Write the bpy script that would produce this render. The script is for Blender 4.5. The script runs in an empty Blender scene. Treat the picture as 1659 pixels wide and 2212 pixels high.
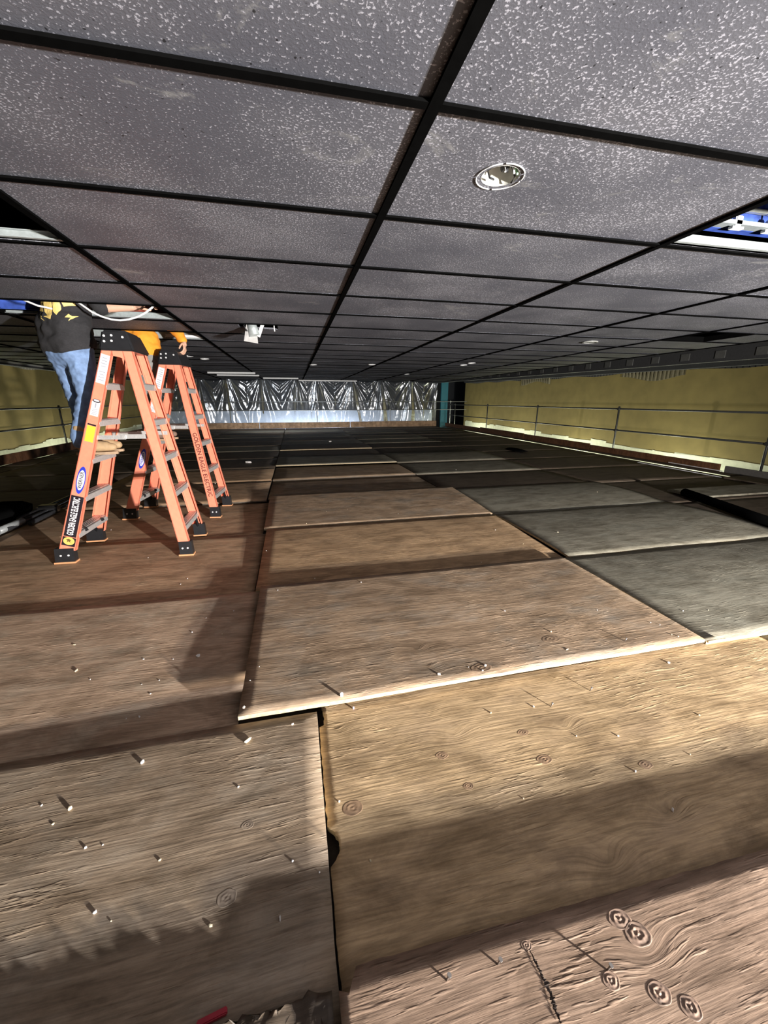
import bpy, bmesh, math, random
from mathutils import Vector, Matrix, noise, geometry
from mathutils.bvhtree import BVHTree
random.seed(7)
S = bpy.context.scene
COL = S.collection
PI = math.pi

# ------------------------------------------------------------------ camera, light, exposure
EYE = 1.28                                   # eye height over the plywood deck (z = 0)
cam_d = bpy.data.cameras.new('camera'); cam = bpy.data.objects.new('camera', cam_d); COL.objects.link(cam)
cam_d.sensor_fit = 'HORIZONTAL'; cam_d.sensor_width = 36.0; cam_d.lens = 36.0 * 840.0 / 1659.0
cam_d.clip_start = 0.02; cam_d.clip_end = 200
rx = Vector((0.97540013, -0.22044178, 0.0)); up = Vector((0.06079319, 0.26899478, 0.96122109)); bk = Vector((-0.21189329, -0.93757518, 0.27577891))
M = Matrix.Identity(4)
for i in range(3):
    M[i][0] = rx[i]; M[i][1] = up[i]; M[i][2] = bk[i]
M[0][3] = 0; M[1][3] = 0; M[2][3] = EYE
cam.matrix_world = M
S.camera = cam

S.view_settings.view_transform = 'Standard'
S.view_settings.look = 'None'
S.view_settings.gamma = 1.0
S.view_settings.exposure = 1.15
S.view_settings.use_curve_mapping = False

W = bpy.data.worlds.new('dark_hall'); S.world = W; W.use_nodes = True
W.node_tree.nodes['Background'].inputs[0].default_value = (0.55, 0.62, 0.8, 1)
W.node_tree.nodes['Background'].inputs[1].default_value = 0.004

def lamp(name, kind, loc, energy, color, size=0.06, target=None, **kw):
    d = bpy.data.lights.new(name, kind); d.energy = energy; d.color = color
    if kind in ('POINT', 'SPOT'): d.shadow_soft_size = size
    if kind == 'AREA': d.size = size
    for k, v in kw.items(): setattr(d, k, v)
    o = bpy.data.objects.new(name, d); COL.objects.link(o); o.location = loc
    if target is not None:
        o.rotation_euler = (Vector(target) - Vector(loc)).to_track_quat('-Z', 'Y').to_euler()
    return o
# twin-head work light standing on the deck behind and to the right of the photographer
lamp('work_light_low', 'SPOT', (3.1, -2.5, 0.60), 1250, (1.0, 0.92, 0.80), 0.045, target=(-0.8, 6.0, 0.70), spot_size=math.radians(136), spot_blend=0.8)
lamp('work_light_high', 'SPOT', (3.12, -2.48, 0.74), 1150, (0.93, 0.95, 1.0), 0.045, target=(-0.8, 6.0, 0.78), spot_size=math.radians(136), spot_blend=0.8)
# house lights of the auditorium, below the deck along both side walls and under the far end
for yy in (7.5, 11.0, 14.5, 18.0):
    lamp('house_light_right', 'AREA', (8.45, yy, -1.5), 50, (0.97, 1.0, 0.82), 0.5, target=(9.0, yy, 0.1))
for yy in (9.5, 13.0, 16.5):
    lamp('house_light_left', 'AREA', (-6.35, yy, -1.5), 40, (0.97, 1.0, 0.82), 0.5, target=(-6.8, yy, 0.1))
lamp('house_light_back', 'AREA', (1.0, 19.85, -1.6), 200, (0.85, 0.92, 1.0), 4.0, target=(1.0, 20.6, 0.6))
lamp('house_light_back', 'SPOT', (-1.0, 15.5, 1.75), 140, (0.88, 0.94, 1.0), 0.3, target=(0.5, 20.2, 0.7), spot_size=2.2, spot_blend=0.8)  # unseen spot above deck level, aimed at the plastic

# ------------------------------------------------------------------ materials
def mat(name):
    m = bpy.data.materials.new(name); m.use_nodes = True
    nt = m.node_tree; return m, nt, nt.nodes['Principled BSDF']
def plain(name, col, rough=0.55, metal=0.0, spec=0.5, noise_amt=0.12, nscale=30, bump=0.0):
    m, nt, b = mat(name)
    b.inputs['Roughness'].default_value = rough; b.inputs['Metallic'].default_value = metal
    b.inputs['Specular IOR Level'].default_value = spec
    tc = nt.nodes.new('ShaderNodeTexCoord'); n = nt.nodes.new('ShaderNodeTexNoise'); n.inputs['Scale'].default_value = nscale; n.inputs['Detail'].default_value = 4
    nt.links.new(tc.outputs['Object'], n.inputs['Vector'])
    r = nt.nodes.new('ShaderNodeValToRGB')
    a = 1 - noise_amt; c = 1 + noise_amt
    r.color_ramp.elements[0].position = 0.3; r.color_ramp.elements[1].position = 0.7
    r.color_ramp.elements[0].color = (*[x * a for x in col], 1); r.color_ramp.elements[1].color = (*[min(1, x * c) for x in col], 1)
    nt.links.new(n.outputs['Fac'], r.inputs['Fac']); nt.links.new(r.outputs['Color'], b.inputs['Base Color'])
    if bump:
        bp = nt.nodes.new('ShaderNodeBump'); bp.inputs['Strength'].default_value = 0.6; bp.inputs['Distance'].default_value = bump
        nt.links.new(n.outputs['Fac'], bp.inputs['Height']); nt.links.new(bp.outputs['Normal'], b.inputs['Normal'])
    return m

def wood(name, light, dark, stain, grain=1.0, rough=0.62, knots=0.5):
    """weathered rotary-cut plywood: grain runs along local X"""
    m, nt, b = mat(name); N = nt.nodes.new; L = nt.links.new
    tc = N('ShaderNodeTexCoord'); oi = N('ShaderNodeObjectInfo')
    mul = N('ShaderNodeVectorMath'); mul.operation = 'SCALE'; mul.inputs[0].default_value = (37.1, 53.7, 11.3)
    L(oi.outputs['Random'], mul.inputs['Scale'])
    add = N('ShaderNodeVectorMath'); L(tc.outputs['Object'], add.inputs[0]); L(mul.outputs[0], add.inputs[1])
    # knots bend the grain
    vor = N('ShaderNodeTexVoronoi'); vor.feature = 'F1'; vor.inputs['Scale'].default_value = 2.6; vor.inputs['Randomness'].default_value = 1.0
    mp0 = N('ShaderNodeMapping'); mp0.inputs['Scale'].default_value = (0.75, 1.3, 1); L(add.outputs[0], mp0.inputs['Vector']); L(mp0.outputs[0], vor.inputs['Vector'])
    kr = N('ShaderNodeMapRange'); kr.inputs['From Min'].default_value = 0.0; kr.inputs['From Max'].default_value = 0.26; kr.inputs['To Min'].default_value = 1.0; kr.inputs['To Max'].default_value = 0.0
    L(vor.outputs['Distance'], kr.inputs['Value'])
    kp = N('ShaderNodeMath'); kp.operation = 'POWER'; kp.inputs[1].default_value = 2.0; L(kr.outputs[0], kp.inputs[0])
    warp = N('ShaderNodeCombineXYZ'); km = N('ShaderNodeMath'); km.operation = 'MULTIPLY'; km.inputs[1].default_value = 0.05; L(kp.outputs[0], km.inputs[0]); L(km.outputs[0], warp.inputs['Y'])
    lowN = N('ShaderNodeTexNoise'); lowN.inputs['Scale'].default_value = 1.6; lowN.inputs['Detail'].default_value = 2; L(add.outputs[0], lowN.inputs['Vector'])
    lw = N('ShaderNodeVectorMath'); lw.operation = 'SCALE'; lw.inputs['Scale'].default_value = 0.035; L(lowN.outputs['Color'], lw.inputs[0])
    v1 = N('ShaderNodeVectorMath'); L(add.outputs[0], v1.inputs[0]); L(warp.outputs[0], v1.inputs[1])
    v2 = N('ShaderNodeVectorMath'); L(v1.outputs[0], v2.inputs[0]); L(lw.outputs[0], v2.inputs[1])
    # long grain streaks
    mp = N('ShaderNodeMapping'); mp.inputs['Scale'].default_value = (3.0, 58, 1); L(v2.outputs[0], mp.inputs['Vector'])
    g1 = N('ShaderNodeTexNoise'); g1.inputs['Scale'].default_value = 1.0; g1.inputs['Detail'].default_value = 6; g1.inputs['Roughness'].default_value = 0.62; L(mp.outputs[0], g1.inputs['Vector'])
    mpf = N('ShaderNodeMapping'); mpf.inputs['Scale'].default_value = (9, 150, 1); L(v2.outputs[0], mpf.inputs['Vector'])
    g2 = N('ShaderNodeTexNoise'); g2.inputs['Scale'].default_value = 1.0; g2.inputs['Detail'].default_value = 3; L(mpf.outputs[0], g2.inputs['Vector'])
    # checks: short raised cracks
    mpc = N('ShaderNodeMapping'); mpc.inputs['Scale'].default_value = (11, 95, 1); L(v2.outputs[0], mpc.inputs['Vector'])
    g3 = N('ShaderNodeTexNoise'); g3.inputs['Scale'].default_value = 1.0; g3.inputs['Detail'].default_value = 2; g3.inputs['Roughness'].default_value = 0.5; L(mpc.outputs[0], g3.inputs['Vector'])
    ck = N('ShaderNodeMapRange'); ck.inputs['From Min'].default_value = 0.56; ck.inputs['From Max'].default_value = 0.70; L(g3.outputs['Fac'], ck.inputs['Value'])
    msk = N('ShaderNodeTexNoise'); msk.inputs['Scale'].default_value = 2.3; msk.inputs['Detail'].default_value = 2; L(v1.outputs[0], msk.inputs['Vector'])
    mk = N('ShaderNodeMapRange'); mk.inputs['From Min'].default_value = 0.42; mk.inputs['From Max'].default_value = 0.62; L(msk.outputs['Fac'], mk.inputs['Value'])
    cm = N('ShaderNodeMath'); cm.operation = 'MULTIPLY'; L(ck.outputs[0], cm.inputs[0]); L(mk.outputs[0], cm.inputs[1])
    # colour
    r1 = N('ShaderNodeValToRGB'); e = r1.color_ramp.elements; e[0].position = 0.28; e[1].position = 0.72; e[0].color = (*dark, 1); e[1].color = (*light, 1)
    L(g1.outputs['Fac'], r1.inputs['Fac'])
    st = N('ShaderNodeTexNoise'); st.inputs['Scale'].default_value = 3.2; st.inputs['Detail'].default_value = 8; st.inputs['Roughness'].default_value = 0.68
    mps = N('ShaderNodeMapping'); mps.inputs['Scale'].default_value = (1.0, 1.8, 1); mps.inputs['Location'].default_value = (5, 3, 1); L(add.outputs[0], mps.inputs['Vector']); L(mps.outputs[0], st.inputs['Vector'])
    sr = N('ShaderNodeMapRange'); sr.inputs['From Min'].default_value = 0.48; sr.inputs['From Max'].default_value = 0.72; sr.inputs['To Max'].default_value = 0.75; L(st.outputs['Fac'], sr.inputs['Value'])
    mx = N('ShaderNodeMix'); mx.data_type = 'RGBA'; L(sr.outputs[0], mx.inputs['Factor']); L(r1.outputs['Color'], mx.inputs['A']); mx.inputs['B'].default_value = (*stain, 1)
    kc = N('ShaderNodeMapRange'); kc.inputs['From Min'].default_value = 0.0; kc.inputs['From Max'].default_value = 0.045; kc.inputs['To Min'].default_value = knots; kc.inputs['To Max'].default_value = 0.0; L(vor.outputs['Distance'], kc.inputs['Value'])
    mx2 = N('ShaderNodeMix'); mx2.data_type = 'RGBA'; L(kc.outputs[0], mx2.inputs['Factor']); L(mx.outputs['Result'], mx2.inputs['A']); mx2.inputs['B'].default_value = (*[x * 0.35 for x in dark], 1)
    fm = N('ShaderNodeMix'); fm.data_type = 'RGBA'; fm.blend_type = 'MULTIPLY'; fm.inputs['Factor'].default_value = 0.7
    fr = N('ShaderNodeValToRGB'); fr.color_ramp.elements[0].position = 0.35; fr.color_ramp.elements[0].color = (0.6, 0.6, 0.6, 1); fr.color_ramp.elements[1].position = 0.6; L(g2.outputs['Fac'], fr.inputs['Fac'])
    L(mx2.outputs['Result'], fm.inputs['A']); L(fr.outputs['Color'], fm.inputs['B'])
    gn = N('ShaderNodeTexNoise'); gn.inputs['Scale'].default_value = 7.0; gn.inputs['Detail'].default_value = 9; gn.inputs['Roughness'].default_value = 0.7; gn.inputs['Distortion'].default_value = 0.4
    mpg = N('ShaderNodeMapping'); mpg.inputs['Scale'].default_value = (0.55, 1.3, 1); L(add.outputs[0], mpg.inputs['Vector']); L(mpg.outputs[0], gn.inputs['Vector'])
    gr = N('ShaderNodeValToRGB'); gr.color_ramp.elements[0].position = 0.36; gr.color_ramp.elements[0].color = (0.50, 0.48, 0.45, 1); gr.color_ramp.elements[1].position = 0.58; gr.color_ramp.elements[1].color = (1, 1, 1, 1); L(gn.outputs['Fac'], gr.inputs['Fac'])
    gm = N('ShaderNodeMix'); gm.data_type = 'RGBA'; gm.blend_type = 'MULTIPLY'; gm.inputs['Factor'].default_value = 0.9; L(fm.outputs['Result'], gm.inputs['A']); L(gr.outputs['Color'], gm.inputs['B'])
    L(gm.outputs['Result'], b.inputs['Base Color'])
    b.inputs['Roughness'].default_value = rough; b.inputs['Specular IOR Level'].default_value = 0.3
    # relief
    h1 = N('ShaderNodeMath'); h1.operation = 'MULTIPLY_ADD'; L(cm.outputs[0], h1.inputs[0]); h1.inputs[1].default_value = 1.2; L(g1.outputs['Fac'], h1.inputs[2])
    h2 = N('ShaderNodeMath'); h2.operation = 'MULTIPLY_ADD'; L(g2.outputs['Fac'], h2.inputs[0]); h2.inputs[1].default_value = 0.55; L(h1.outputs[0], h2.inputs[2])
    bp = N('ShaderNodeBump'); bp.inputs['Strength'].default_value = 0.9; bp.inputs['Distance'].default_value = 0.0016 * grain
    L(h2.outputs[0], bp.inputs['Height']); L(bp.outputs['Normal'], b.inputs['Normal'])
    return m

WOODS = {
 'tan':   wood('plywood_tan',   (0.70, 0.50, 0.29), (0.49, 0.335, 0.18), (0.40, 0.28, 0.175), 1.2),
 'amber': wood('plywood_amber', (0.68, 0.46, 0.27), (0.45, 0.285, 0.155), (0.42, 0.29, 0.18), 1.0),
 'brown': wood('plywood_brown', (0.56, 0.40, 0.265), (0.34, 0.23, 0.145), (0.37, 0.32, 0.26), 1.25),
 'grey':  wood('plywood_grey',  (0.43, 0.325, 0.225), (0.27, 0.195, 0.13), (0.42, 0.35, 0.27), 1.2),
 'mauve': wood('plywood_mauve', (0.70, 0.50, 0.345), (0.49, 0.335, 0.225), (0.58, 0.49, 0.37), 0.9),
 'rust':  wood('plywood_rust',  (0.72, 0.48, 0.30), (0.48, 0.30, 0.175), (0.48, 0.36, 0.24), 0.8),
 'pink':  wood('plywood_pink',  (0.43, 0.30, 0.215), (0.33, 0.22, 0.15), (0.37, 0.255, 0.18), 0.9, knots=0.85),
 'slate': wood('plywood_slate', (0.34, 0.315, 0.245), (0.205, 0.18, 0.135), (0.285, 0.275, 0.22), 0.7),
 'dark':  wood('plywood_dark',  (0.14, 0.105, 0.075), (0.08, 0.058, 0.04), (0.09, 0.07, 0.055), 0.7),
}
EDGE = plain('plywood_pale_edge', (0.46, 0.36, 0.22), 0.7, nscale=60, noise_amt=0.25)
EDGE_DARK = plain('plywood_dull_edge', (0.09, 0.068, 0.048), 0.8, nscale=60, noise_amt=0.25)
FASCIA = wood('toe_board_brown', (0.24, 0.11, 0.05), (0.13, 0.055, 0.028), (0.12, 0.06, 0.03), 0.8)
FASCIA_LIGHT = wood('toe_board_tan', (0.62, 0.40, 0.24), (0.46, 0.29, 0.17), (0.42, 0.27, 0.16), 0.8)
BLACK = plain('flat_black', (0.003, 0.003, 0.003), 0.95, spec=0.0)
BLACK_PLASTIC = plain('black_plastic', (0.018, 0.018, 0.02), 0.35)
DARKSOFF = plain('soffit_charcoal', (0.035, 0.035, 0.036), 0.75)
GALV = plain('galvanised_steel', (0.42, 0.46, 0.46), 0.45, metal=0.35, nscale=50)
ALU = plain('aluminium', (0.62, 0.60, 0.58), 0.4, metal=0.5, nscale=80)
WHITE = plain('white_paint', (0.75, 0.75, 0.75), 0.5, noise_amt=0.05)
ORANGE = plain('fibreglass_orange', (0.88, 0.27, 0.165), 0.42, noise_amt=0.06)
BLUELIT = plain('blue_painted_steel', (0.05, 0.10, 0.42), 0.45, nscale=15, noise_amt=0.35)  # blue LED cast on the metal put into its colour
REDST = plain('red_oxide_steel', (0.28, 0.05, 0.03), 0.6)
PIPE = plain('dull_scaffold_pipe', (0.07, 0.07, 0.065), 0.45, metal=0.4)
PIPE_L = plain('bright_scaffold_pipe', (0.32, 0.33, 0.33), 0.4, metal=0.5)
WALL = plain('mustard_plaster', (0.245, 0.19, 0.062), 0.85, nscale=3.0, noise_amt=0.12, bump=0.004)
PALE = plain('bare_pale_plaster', (0.75, 0.76, 0.56), 0.85, nscale=9, noise_amt=0.1)
TEAL = plain('teal_panel', (0.015, 0.12, 0.16), 0.6)
PARA = plain('pale_blue_parapet', (0.55, 0.62, 0.72), 0.6)
RUBBER = plain('tan_rubber', (0.62, 0.30, 0.14), 0.7)
CHIP = plain('plaster_white', (0.80, 0.76, 0.72), 0.8)

def ceiling_mat():
    m, nt, b = mat('ceiling_tile_charcoal'); N = nt.nodes.new; L = nt.links.new
    tc = N('ShaderNodeTexCoord')
    n1 = N('ShaderNodeTexNoise'); n1.inputs['Scale'].default_value = 150; n1.inputs['Detail'].default_value = 2; n1.inputs['Roughness'].default_value = 0.5; n1.inputs['Distortion'].default_value = 0.15
    L(tc.outputs['Object'], n1.inputs['Vector'])
    big = N('ShaderNodeTexNoise'); big.inputs['Scale'].default_value = 2.2; big.inputs['Detail'].default_value = 4; L(tc.outputs['Object'], big.inputs['Vector'])
    th = N('ShaderNodeMapRange'); th.inputs['From Min'].default_value = 0.35; th.inputs['From Max'].default_value = 0.65; th.inputs['To Min'].default_value = 0.63; th.inputs['To Max'].default_value = 0.545; L(big.outputs['Fac'], th.inputs['Value'])
    sb = N('ShaderNodeMath'); sb.operation = 'SUBTRACT'; L(n1.outputs['Fac'], sb.inputs[0]); L(th.outputs[0], sb.inputs[1])
    fl = N('ShaderNodeMapRange'); fl.inputs['From Min'].default_value = 0.0; fl.inputs['From Max'].default_value = 0.07; L(sb.outputs[0], fl.inputs['Value'])  # pale flecks colour in the lit bumps of the tile texture
    base = N('ShaderNodeValToRGB'); e = base.color_ramp.elements; e[0].position = 0.35; e[1].position = 0.75; e[0].color = (0.078, 0.080, 0.097, 1); e[1].color = (0.116, 0.117, 0.133, 1)
    L(big.outputs['Fac'], base.inputs['Fac'])
    # dusty smears
    sm = N('ShaderNodeTexNoise'); sm.inputs['Scale'].default_value = 3.1; sm.inputs['Detail'].default_value = 7; sm.inputs['Roughness'].default_value = 0.7; sm.inputs['Distortion'].default_value = 1.3
    mp = N('ShaderNodeMapping'); mp.inputs['Location'].default_value = (3.3, 1.7, 0); mp.inputs['Scale'].default_value = (0.8, 1.2, 1); L(tc.outputs['Object'], mp.inputs['Vector']); L(mp.outputs[0], sm.inputs['Vector'])
    smr = N('ShaderNodeMapRange'); smr.inputs['From Min'].default_value = 0.60; smr.inputs['From Max'].default_value = 0.72; smr.inputs['To Max'].default_value = 0.7; L(sm.outputs['Fac'], smr.inputs['Value'])
    m1 = N('ShaderNodeMix'); m1.data_type = 'RGBA'; L(smr.outputs[0], m1.inputs['Factor']); L(base.outputs['Color'], m1.inputs['A']); m1.inputs['B'].default_value = (0.27, 0.27, 0.265, 1)
    m2 = N('ShaderNodeMix'); m2.data_type = 'RGBA'; L(fl.outputs[0], m2.inputs['Factor']); L(m1.outputs['Result'], m2.inputs['A']); m2.inputs['B'].default_value = (0.34, 0.34, 0.385, 1)
    # small pits
    pv = N('ShaderNodeTexNoise'); pv.inputs['Scale'].default_value = 55; pv.inputs['Detail'].default_value = 2; L(tc.outputs['Object'], pv.inputs['Vector'])
    pr = N('ShaderNodeMapRange'); pr.inputs['From Min'].default_value = 0.30; pr.inputs['From Max'].default_value = 0.26; pr.inputs['To Max'].default_value = 0.9; L(pv.outputs['Fac'], pr.inputs['Value'])
    m3 = N('ShaderNodeMix'); m3.data_type = 'RGBA'; L(pr.outputs[0], m3.inputs['Factor']); L(m2.outputs['Result'], m3.inputs['A']); m3.inputs['B'].default_value = (0.012, 0.012, 0.014, 1)
    L(m3.outputs['Result'], b.inputs['Base Color'])
    b.inputs['Roughness'].default_value = 0.6; b.inputs['Specular IOR Level'].default_value = 0.35
    bp = N('ShaderNodeBump'); bp.inputs['Strength'].default_value = 0.5; bp.inputs['Distance'].default_value = 0.0015; L(n1.outputs['Fac'], bp.inputs['Height']); L(bp.outputs['Normal'], b.inputs['Normal'])
    return m
CEIL = ceiling_mat()

def plastic_mat():
    m, nt, b = mat('clear_polythene'); N = nt.nodes.new; L = nt.links.new
    out = nt.nodes['Material Output']
    gl = N('ShaderNodeBsdfGlossy'); gl.inputs['Roughness'].default_value = 0.22; gl.inputs['Color'].default_value = (0.95, 0.97, 1, 1)
    tr = N('ShaderNodeBsdfTransparent'); tr.inputs['Color'].default_value = (0.88, 0.90, 0.93, 1)
    df = N('ShaderNodeBsdfTranslucent'); df.inputs['Color'].default_value = (0.8, 0.84, 0.9, 1)
    d2 = N('ShaderNodeBsdfDiffuse'); d2.inputs['Color'].default_value = (0.75, 0.78, 0.82, 1)
    fr = N('ShaderNodeFresnel'); fr.inputs['IOR'].default_value = 1.5
    fa = N('ShaderNodeMath'); fa.operation = 'MULTIPLY_ADD'; fa.inputs[1].default_value = 1.0; fa.inputs[2].default_value = 0.10; L(fr.outputs[0], fa.inputs[0])
    a = N('ShaderNodeMixShader'); a.inputs[0].default_value = 0.06; L(tr.outputs[0], a.inputs[1]); L(df.outputs[0], a.inputs[2])
    c = N('ShaderNodeMixShader'); c.inputs[0].default_value = 0.05; L(a.outputs[0], c.inputs[1]); L(d2.outputs[0], c.inputs[2])
    d = N('ShaderNodeMixShader'); L(fa.outputs[0], d.inputs[0]); L(c.outputs[0], d.inputs[1]); L(gl.outputs[0], d.inputs[2])
    L(d.outputs[0], out.inputs['Surface'])
    return m
POLY = plastic_mat()

# ------------------------------------------------------------------ helpers
def tag(o, label=None, cat=None, group=None, kind=None):
    if label: o['label'] = label
    if cat: o['category'] = cat
    if group: o['group'] = group
    if kind: o['kind'] = kind
    return o
def empty(name, loc, label, cat, group=None, rz=0.0):
    o = bpy.data.objects.new(name, None); COL.objects.link(o); o.location = loc; o.rotation_euler = (0, 0, rz)
    o.empty_display_size = 0.1
    return tag(o, label, cat, group)
class MB:
    def __init__(s): s.bm = bmesh.new()
    def box(s, c, d, rot=None, mi=0, bevel=0.0):
        r = bmesh.ops.create_cube(s.bm, size=1.0)['verts']
        bmesh.ops.scale(s.bm, vec=d, verts=r)
        if rot is not None: bmesh.ops.rotate(s.bm, cent=(0, 0, 0), matrix=rot, verts=r)
        bmesh.ops.translate(s.bm, vec=c, verts=r)
        fs = {f for v in r for f in v.link_faces}
        for f in fs: f.material_index = mi
        if bevel:
            es = {e for v in r for e in v.link_edges}
            bmesh.ops.bevel(s.bm, geom=list(es), offset=bevel, segments=2, affect='EDGES')
        return s
    def bb(s, x0, x1, y0, y1, z0, z1, **k):
        return s.box(((x0 + x1) / 2, (y0 + y1) / 2, (z0 + z1) / 2), (x1 - x0, y1 - y0, z1 - z0), **k)
    def tube(s, pts, r, n=10, mi=0, cap=True, r1=None):
        pts = [Vector(p) for p in pts]; rings = []
        for i, p in enumerate(pts):
            t = (pts[min(i + 1, len(pts) - 1)] - pts[max(i - 1, 0)]).normalized()
            a = Vector((0, 0, 1)) if abs(t.z) < 0.9 else Vector((1, 0, 0))
            u = t.cross(a).normalized(); w = t.cross(u).normalized()
            rr = r if r1 is None else r + (r1 - r) * i / (len(pts) - 1)
            rings.append([s.bm.verts.new(p + (u * math.cos(k * 2 * PI / n) + w * math.sin(k * 2 * PI / n)) * rr) for k in range(n)])
        for A, B in zip(rings, rings[1:]):
            for k in range(n):
                f = s.bm.faces.new((A[k], A[(k + 1) % n], B[(k + 1) % n], B[k])); f.material_index = mi; f.smooth = True
        if cap:
            s.bm.faces.new(rings[0][::-1]).material_index = mi; s.bm.faces.new(rings[-1]).material_index = mi
        return s
    def prism(s, poly, origin, u, v, thick, mi=0):
        """polygon in plane (u,v) at origin, extruded by thick along u x v"""
        u, v, o = Vector(u), Vector(v), Vector(origin); n = u.cross(v).normalized() * thick
        A = [s.bm.verts.new(o + u * a + v * b) for a, b in poly]; B = [s.bm.verts.new(x.co + n) for x in A]
        fs = [s.bm.faces.new(A[::-1]), s.bm.faces.new(B)]
        k = len(A)
        for i in range(k): fs.append(s.bm.faces.new((A[i], A[(i + 1) % k], B[(i + 1) % k], B[i])))
        for f in fs: f.material_index = mi
        return s
    def hexa(s, b4, t4, mi=0):
        A = [s.bm.verts.new(p) for p in b4]; B = [s.bm.verts.new(p) for p in t4]
        fs = [s.bm.faces.new(A[::-1]), s.bm.faces.new(B)]
        for i in range(4): fs.append(s.bm.faces.new((A[i], A[(i + 1) % 4], B[(i + 1) % 4], B[i])))
        for f in fs: f.material_index = mi
        return s
    def build(s, name, mats, parent=None, smooth=False, loc=None):
        bmesh.ops.recalc_face_normals(s.bm, faces=s.bm.faces)
        me = bpy.data.meshes.new(name)
        if loc is not None: bmesh.ops.translate(s.bm, vec=-Vector(loc), verts=s.bm.verts)
        s.bm.to_mesh(me); s.bm.free()
        for m in (mats if isinstance(mats, (list, tuple)) else [mats]): me.materials.append(m)
        if smooth:
            for p in me.polygons: p.use_smooth = True
        o = bpy.data.objects.new(name, me); COL.objects.link(o)
        if loc is not None: o.location = loc
        if parent: o.parent = parent
        return o
def struct(o): o['kind'] = 'structure'; return o
def ordinal(n): return ['first', 'second', 'third', 'fourth', 'fifth', 'sixth', 'seventh', 'eighth', 'ninth', 'tenth', 'eleventh', 'twelfth', 'thirteenth', 'fourteenth', 'fifteenth', 'sixteenth'][n]

# ------------------------------------------------------------------ setting
CZ = 1.98
# sub-floor under the loose sheets
struct(MB().bb(-5.95, 7.72, -2.4, 19.6, -0.20, -0.068).build('floor', EDGE_DARK))

GX = [-4.96, -3.62, -2.285, -0.95, 0.383, 1.718, 3.02, 4.34, 5.66]
GY = [-2.555, -1.94, -1.325, -0.71, -0.095, 0.52, 1.135, 1.75, 2.365, 2.98, 3.60, 4.21, 4.83, 5.44, 6.05, 6.67, 7.29, 7.91, 8.53, 9.15, 9.77, 10.39, 11.01, 11.63, 12.25, 12.87, 13.49, 14.1, 14.75]
OPEN = {(2, 7), (1, 7), (5, 6), (6, 6), (5, 7 - 0) if False else (5, 6), (2, 10), (1, 10), (2, 12), (1, 12)}
OPEN = set()
def cell(x, y):
    for i in range(len(GX) - 1):
        for j in range(len(GY) - 1):
            if GX[i] < x < GX[i + 1] and GY[j] < y < GY[j + 1]: return (i, j)
for p in [(-1.6, 2.0), (-2.9, 2.0), (2.4, 1.4), (3.6, 1.4), (-1.6, 3.9), (-2.9, 3.9), (-1.6, 5.1), (-2.9, 5.1)]: OPEN.add(cell(*p))
HOLES = {cell(0.705, 1.40): ('c', 0.705, 1.40, 0.062), cell(3.64, 4.52): ('c', 3.64, 4.52, 0.085), cell(4.65, 3.9): ('r', 4.36, 4.98, 3.62, 4.19),
         cell(-0.30, 4.4): ('r', -0.47, -0.10, 4.23, 4.50)}
def tile(bm, x0, x1, y0, y1, z, hole=None, dz=0.0):
    outer = [(x0, y0), (x1, y0), (x1, y1), (x0, y1)]
    h = 0.016
    def loop(pts): return [Vector((a, b, 0)) for a, b in pts]
    loops = [loop(outer)]
    if hole:
        if hole[0] == 'c':
            loops.append(loop([(hole[1] + hole[3] * math.cos(-k * PI / 16), hole[2] + hole[3] * math.sin(-k * PI / 16)) for k in range(32)]))
        else:
            loops.append(loop([(hole[1], hole[3]), (hole[1], hole[4]), (hole[2], hole[4]), (hole[2], hole[3])]))
    tris = geometry.tessellate_polygon(loops)
    allp = [p for l in loops for p in l]
    lo = [bm.verts.new((p.x, p.y, z + dz)) for p in allp]; hi = [bm.verts.new((p.x, p.y, z + h + dz)) for p in allp]
    for t in tris:
        bm.faces.new([lo[i] for i in t]); bm.faces.new([hi[i] for i in reversed(t)])
    k = 0
    for l in loops:
        n = len(l)
        for i in range(n):
            a, b2 = k + i, k + (i + 1) % n
            bm.faces.new((lo[a], lo[b2], hi[b2], hi[a]))
        k += n
mb = MB(); rnd = random.Random(3)
for i in range(len(GX) - 1):
    for j in range(len(GY) - 1):
        if (i, j) in OPEN: continue
        tile(mb.bm, GX[i] + 0.004, GX[i + 1] - 0.004, GY[j] + 0.004, GY[j + 1] - 0.004, CZ, HOLES.get((i, j)), rnd.uniform(0, 0.004))
ceiling = struct(mb.build('ceiling', CEIL))
mb = MB(); w = 0.0155
for x in GX: mb.bb(x - w, x + w, GY[0], GY[-1], CZ - 0.010, CZ - 0.0015); 
for y in GY: mb.bb(GX[0], GX[-1], y - w * 0.85, y + w * 0.85, CZ - 0.0085, CZ - 0.0012)
for x in GX: mb.bb(x - 0.002, x + 0.002, GY[0], GY[-1], CZ - 0.002, CZ + 0.035)
for q in ((4.34, 4.362, 3.605, 4.205), (4.978, 5.0, 3.605, 4.205), (4.34, 5.0, 3.605, 3.622), (4.34, 5.0, 4.188, 4.205)): mb.bb(*q, CZ - 0.006, CZ + 0.05)  # black liner added to darken the lit edges of the square hole
grid = struct(mb.build('ceiling_grid', BLACK)); grid.parent = ceiling
# dark void above and around the hung ceiling
struct(MB().bb(-7.0, 9.2, -2.6, 24, 3.3, 3.4).build('ceiling_upper', BLACK))
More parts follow.
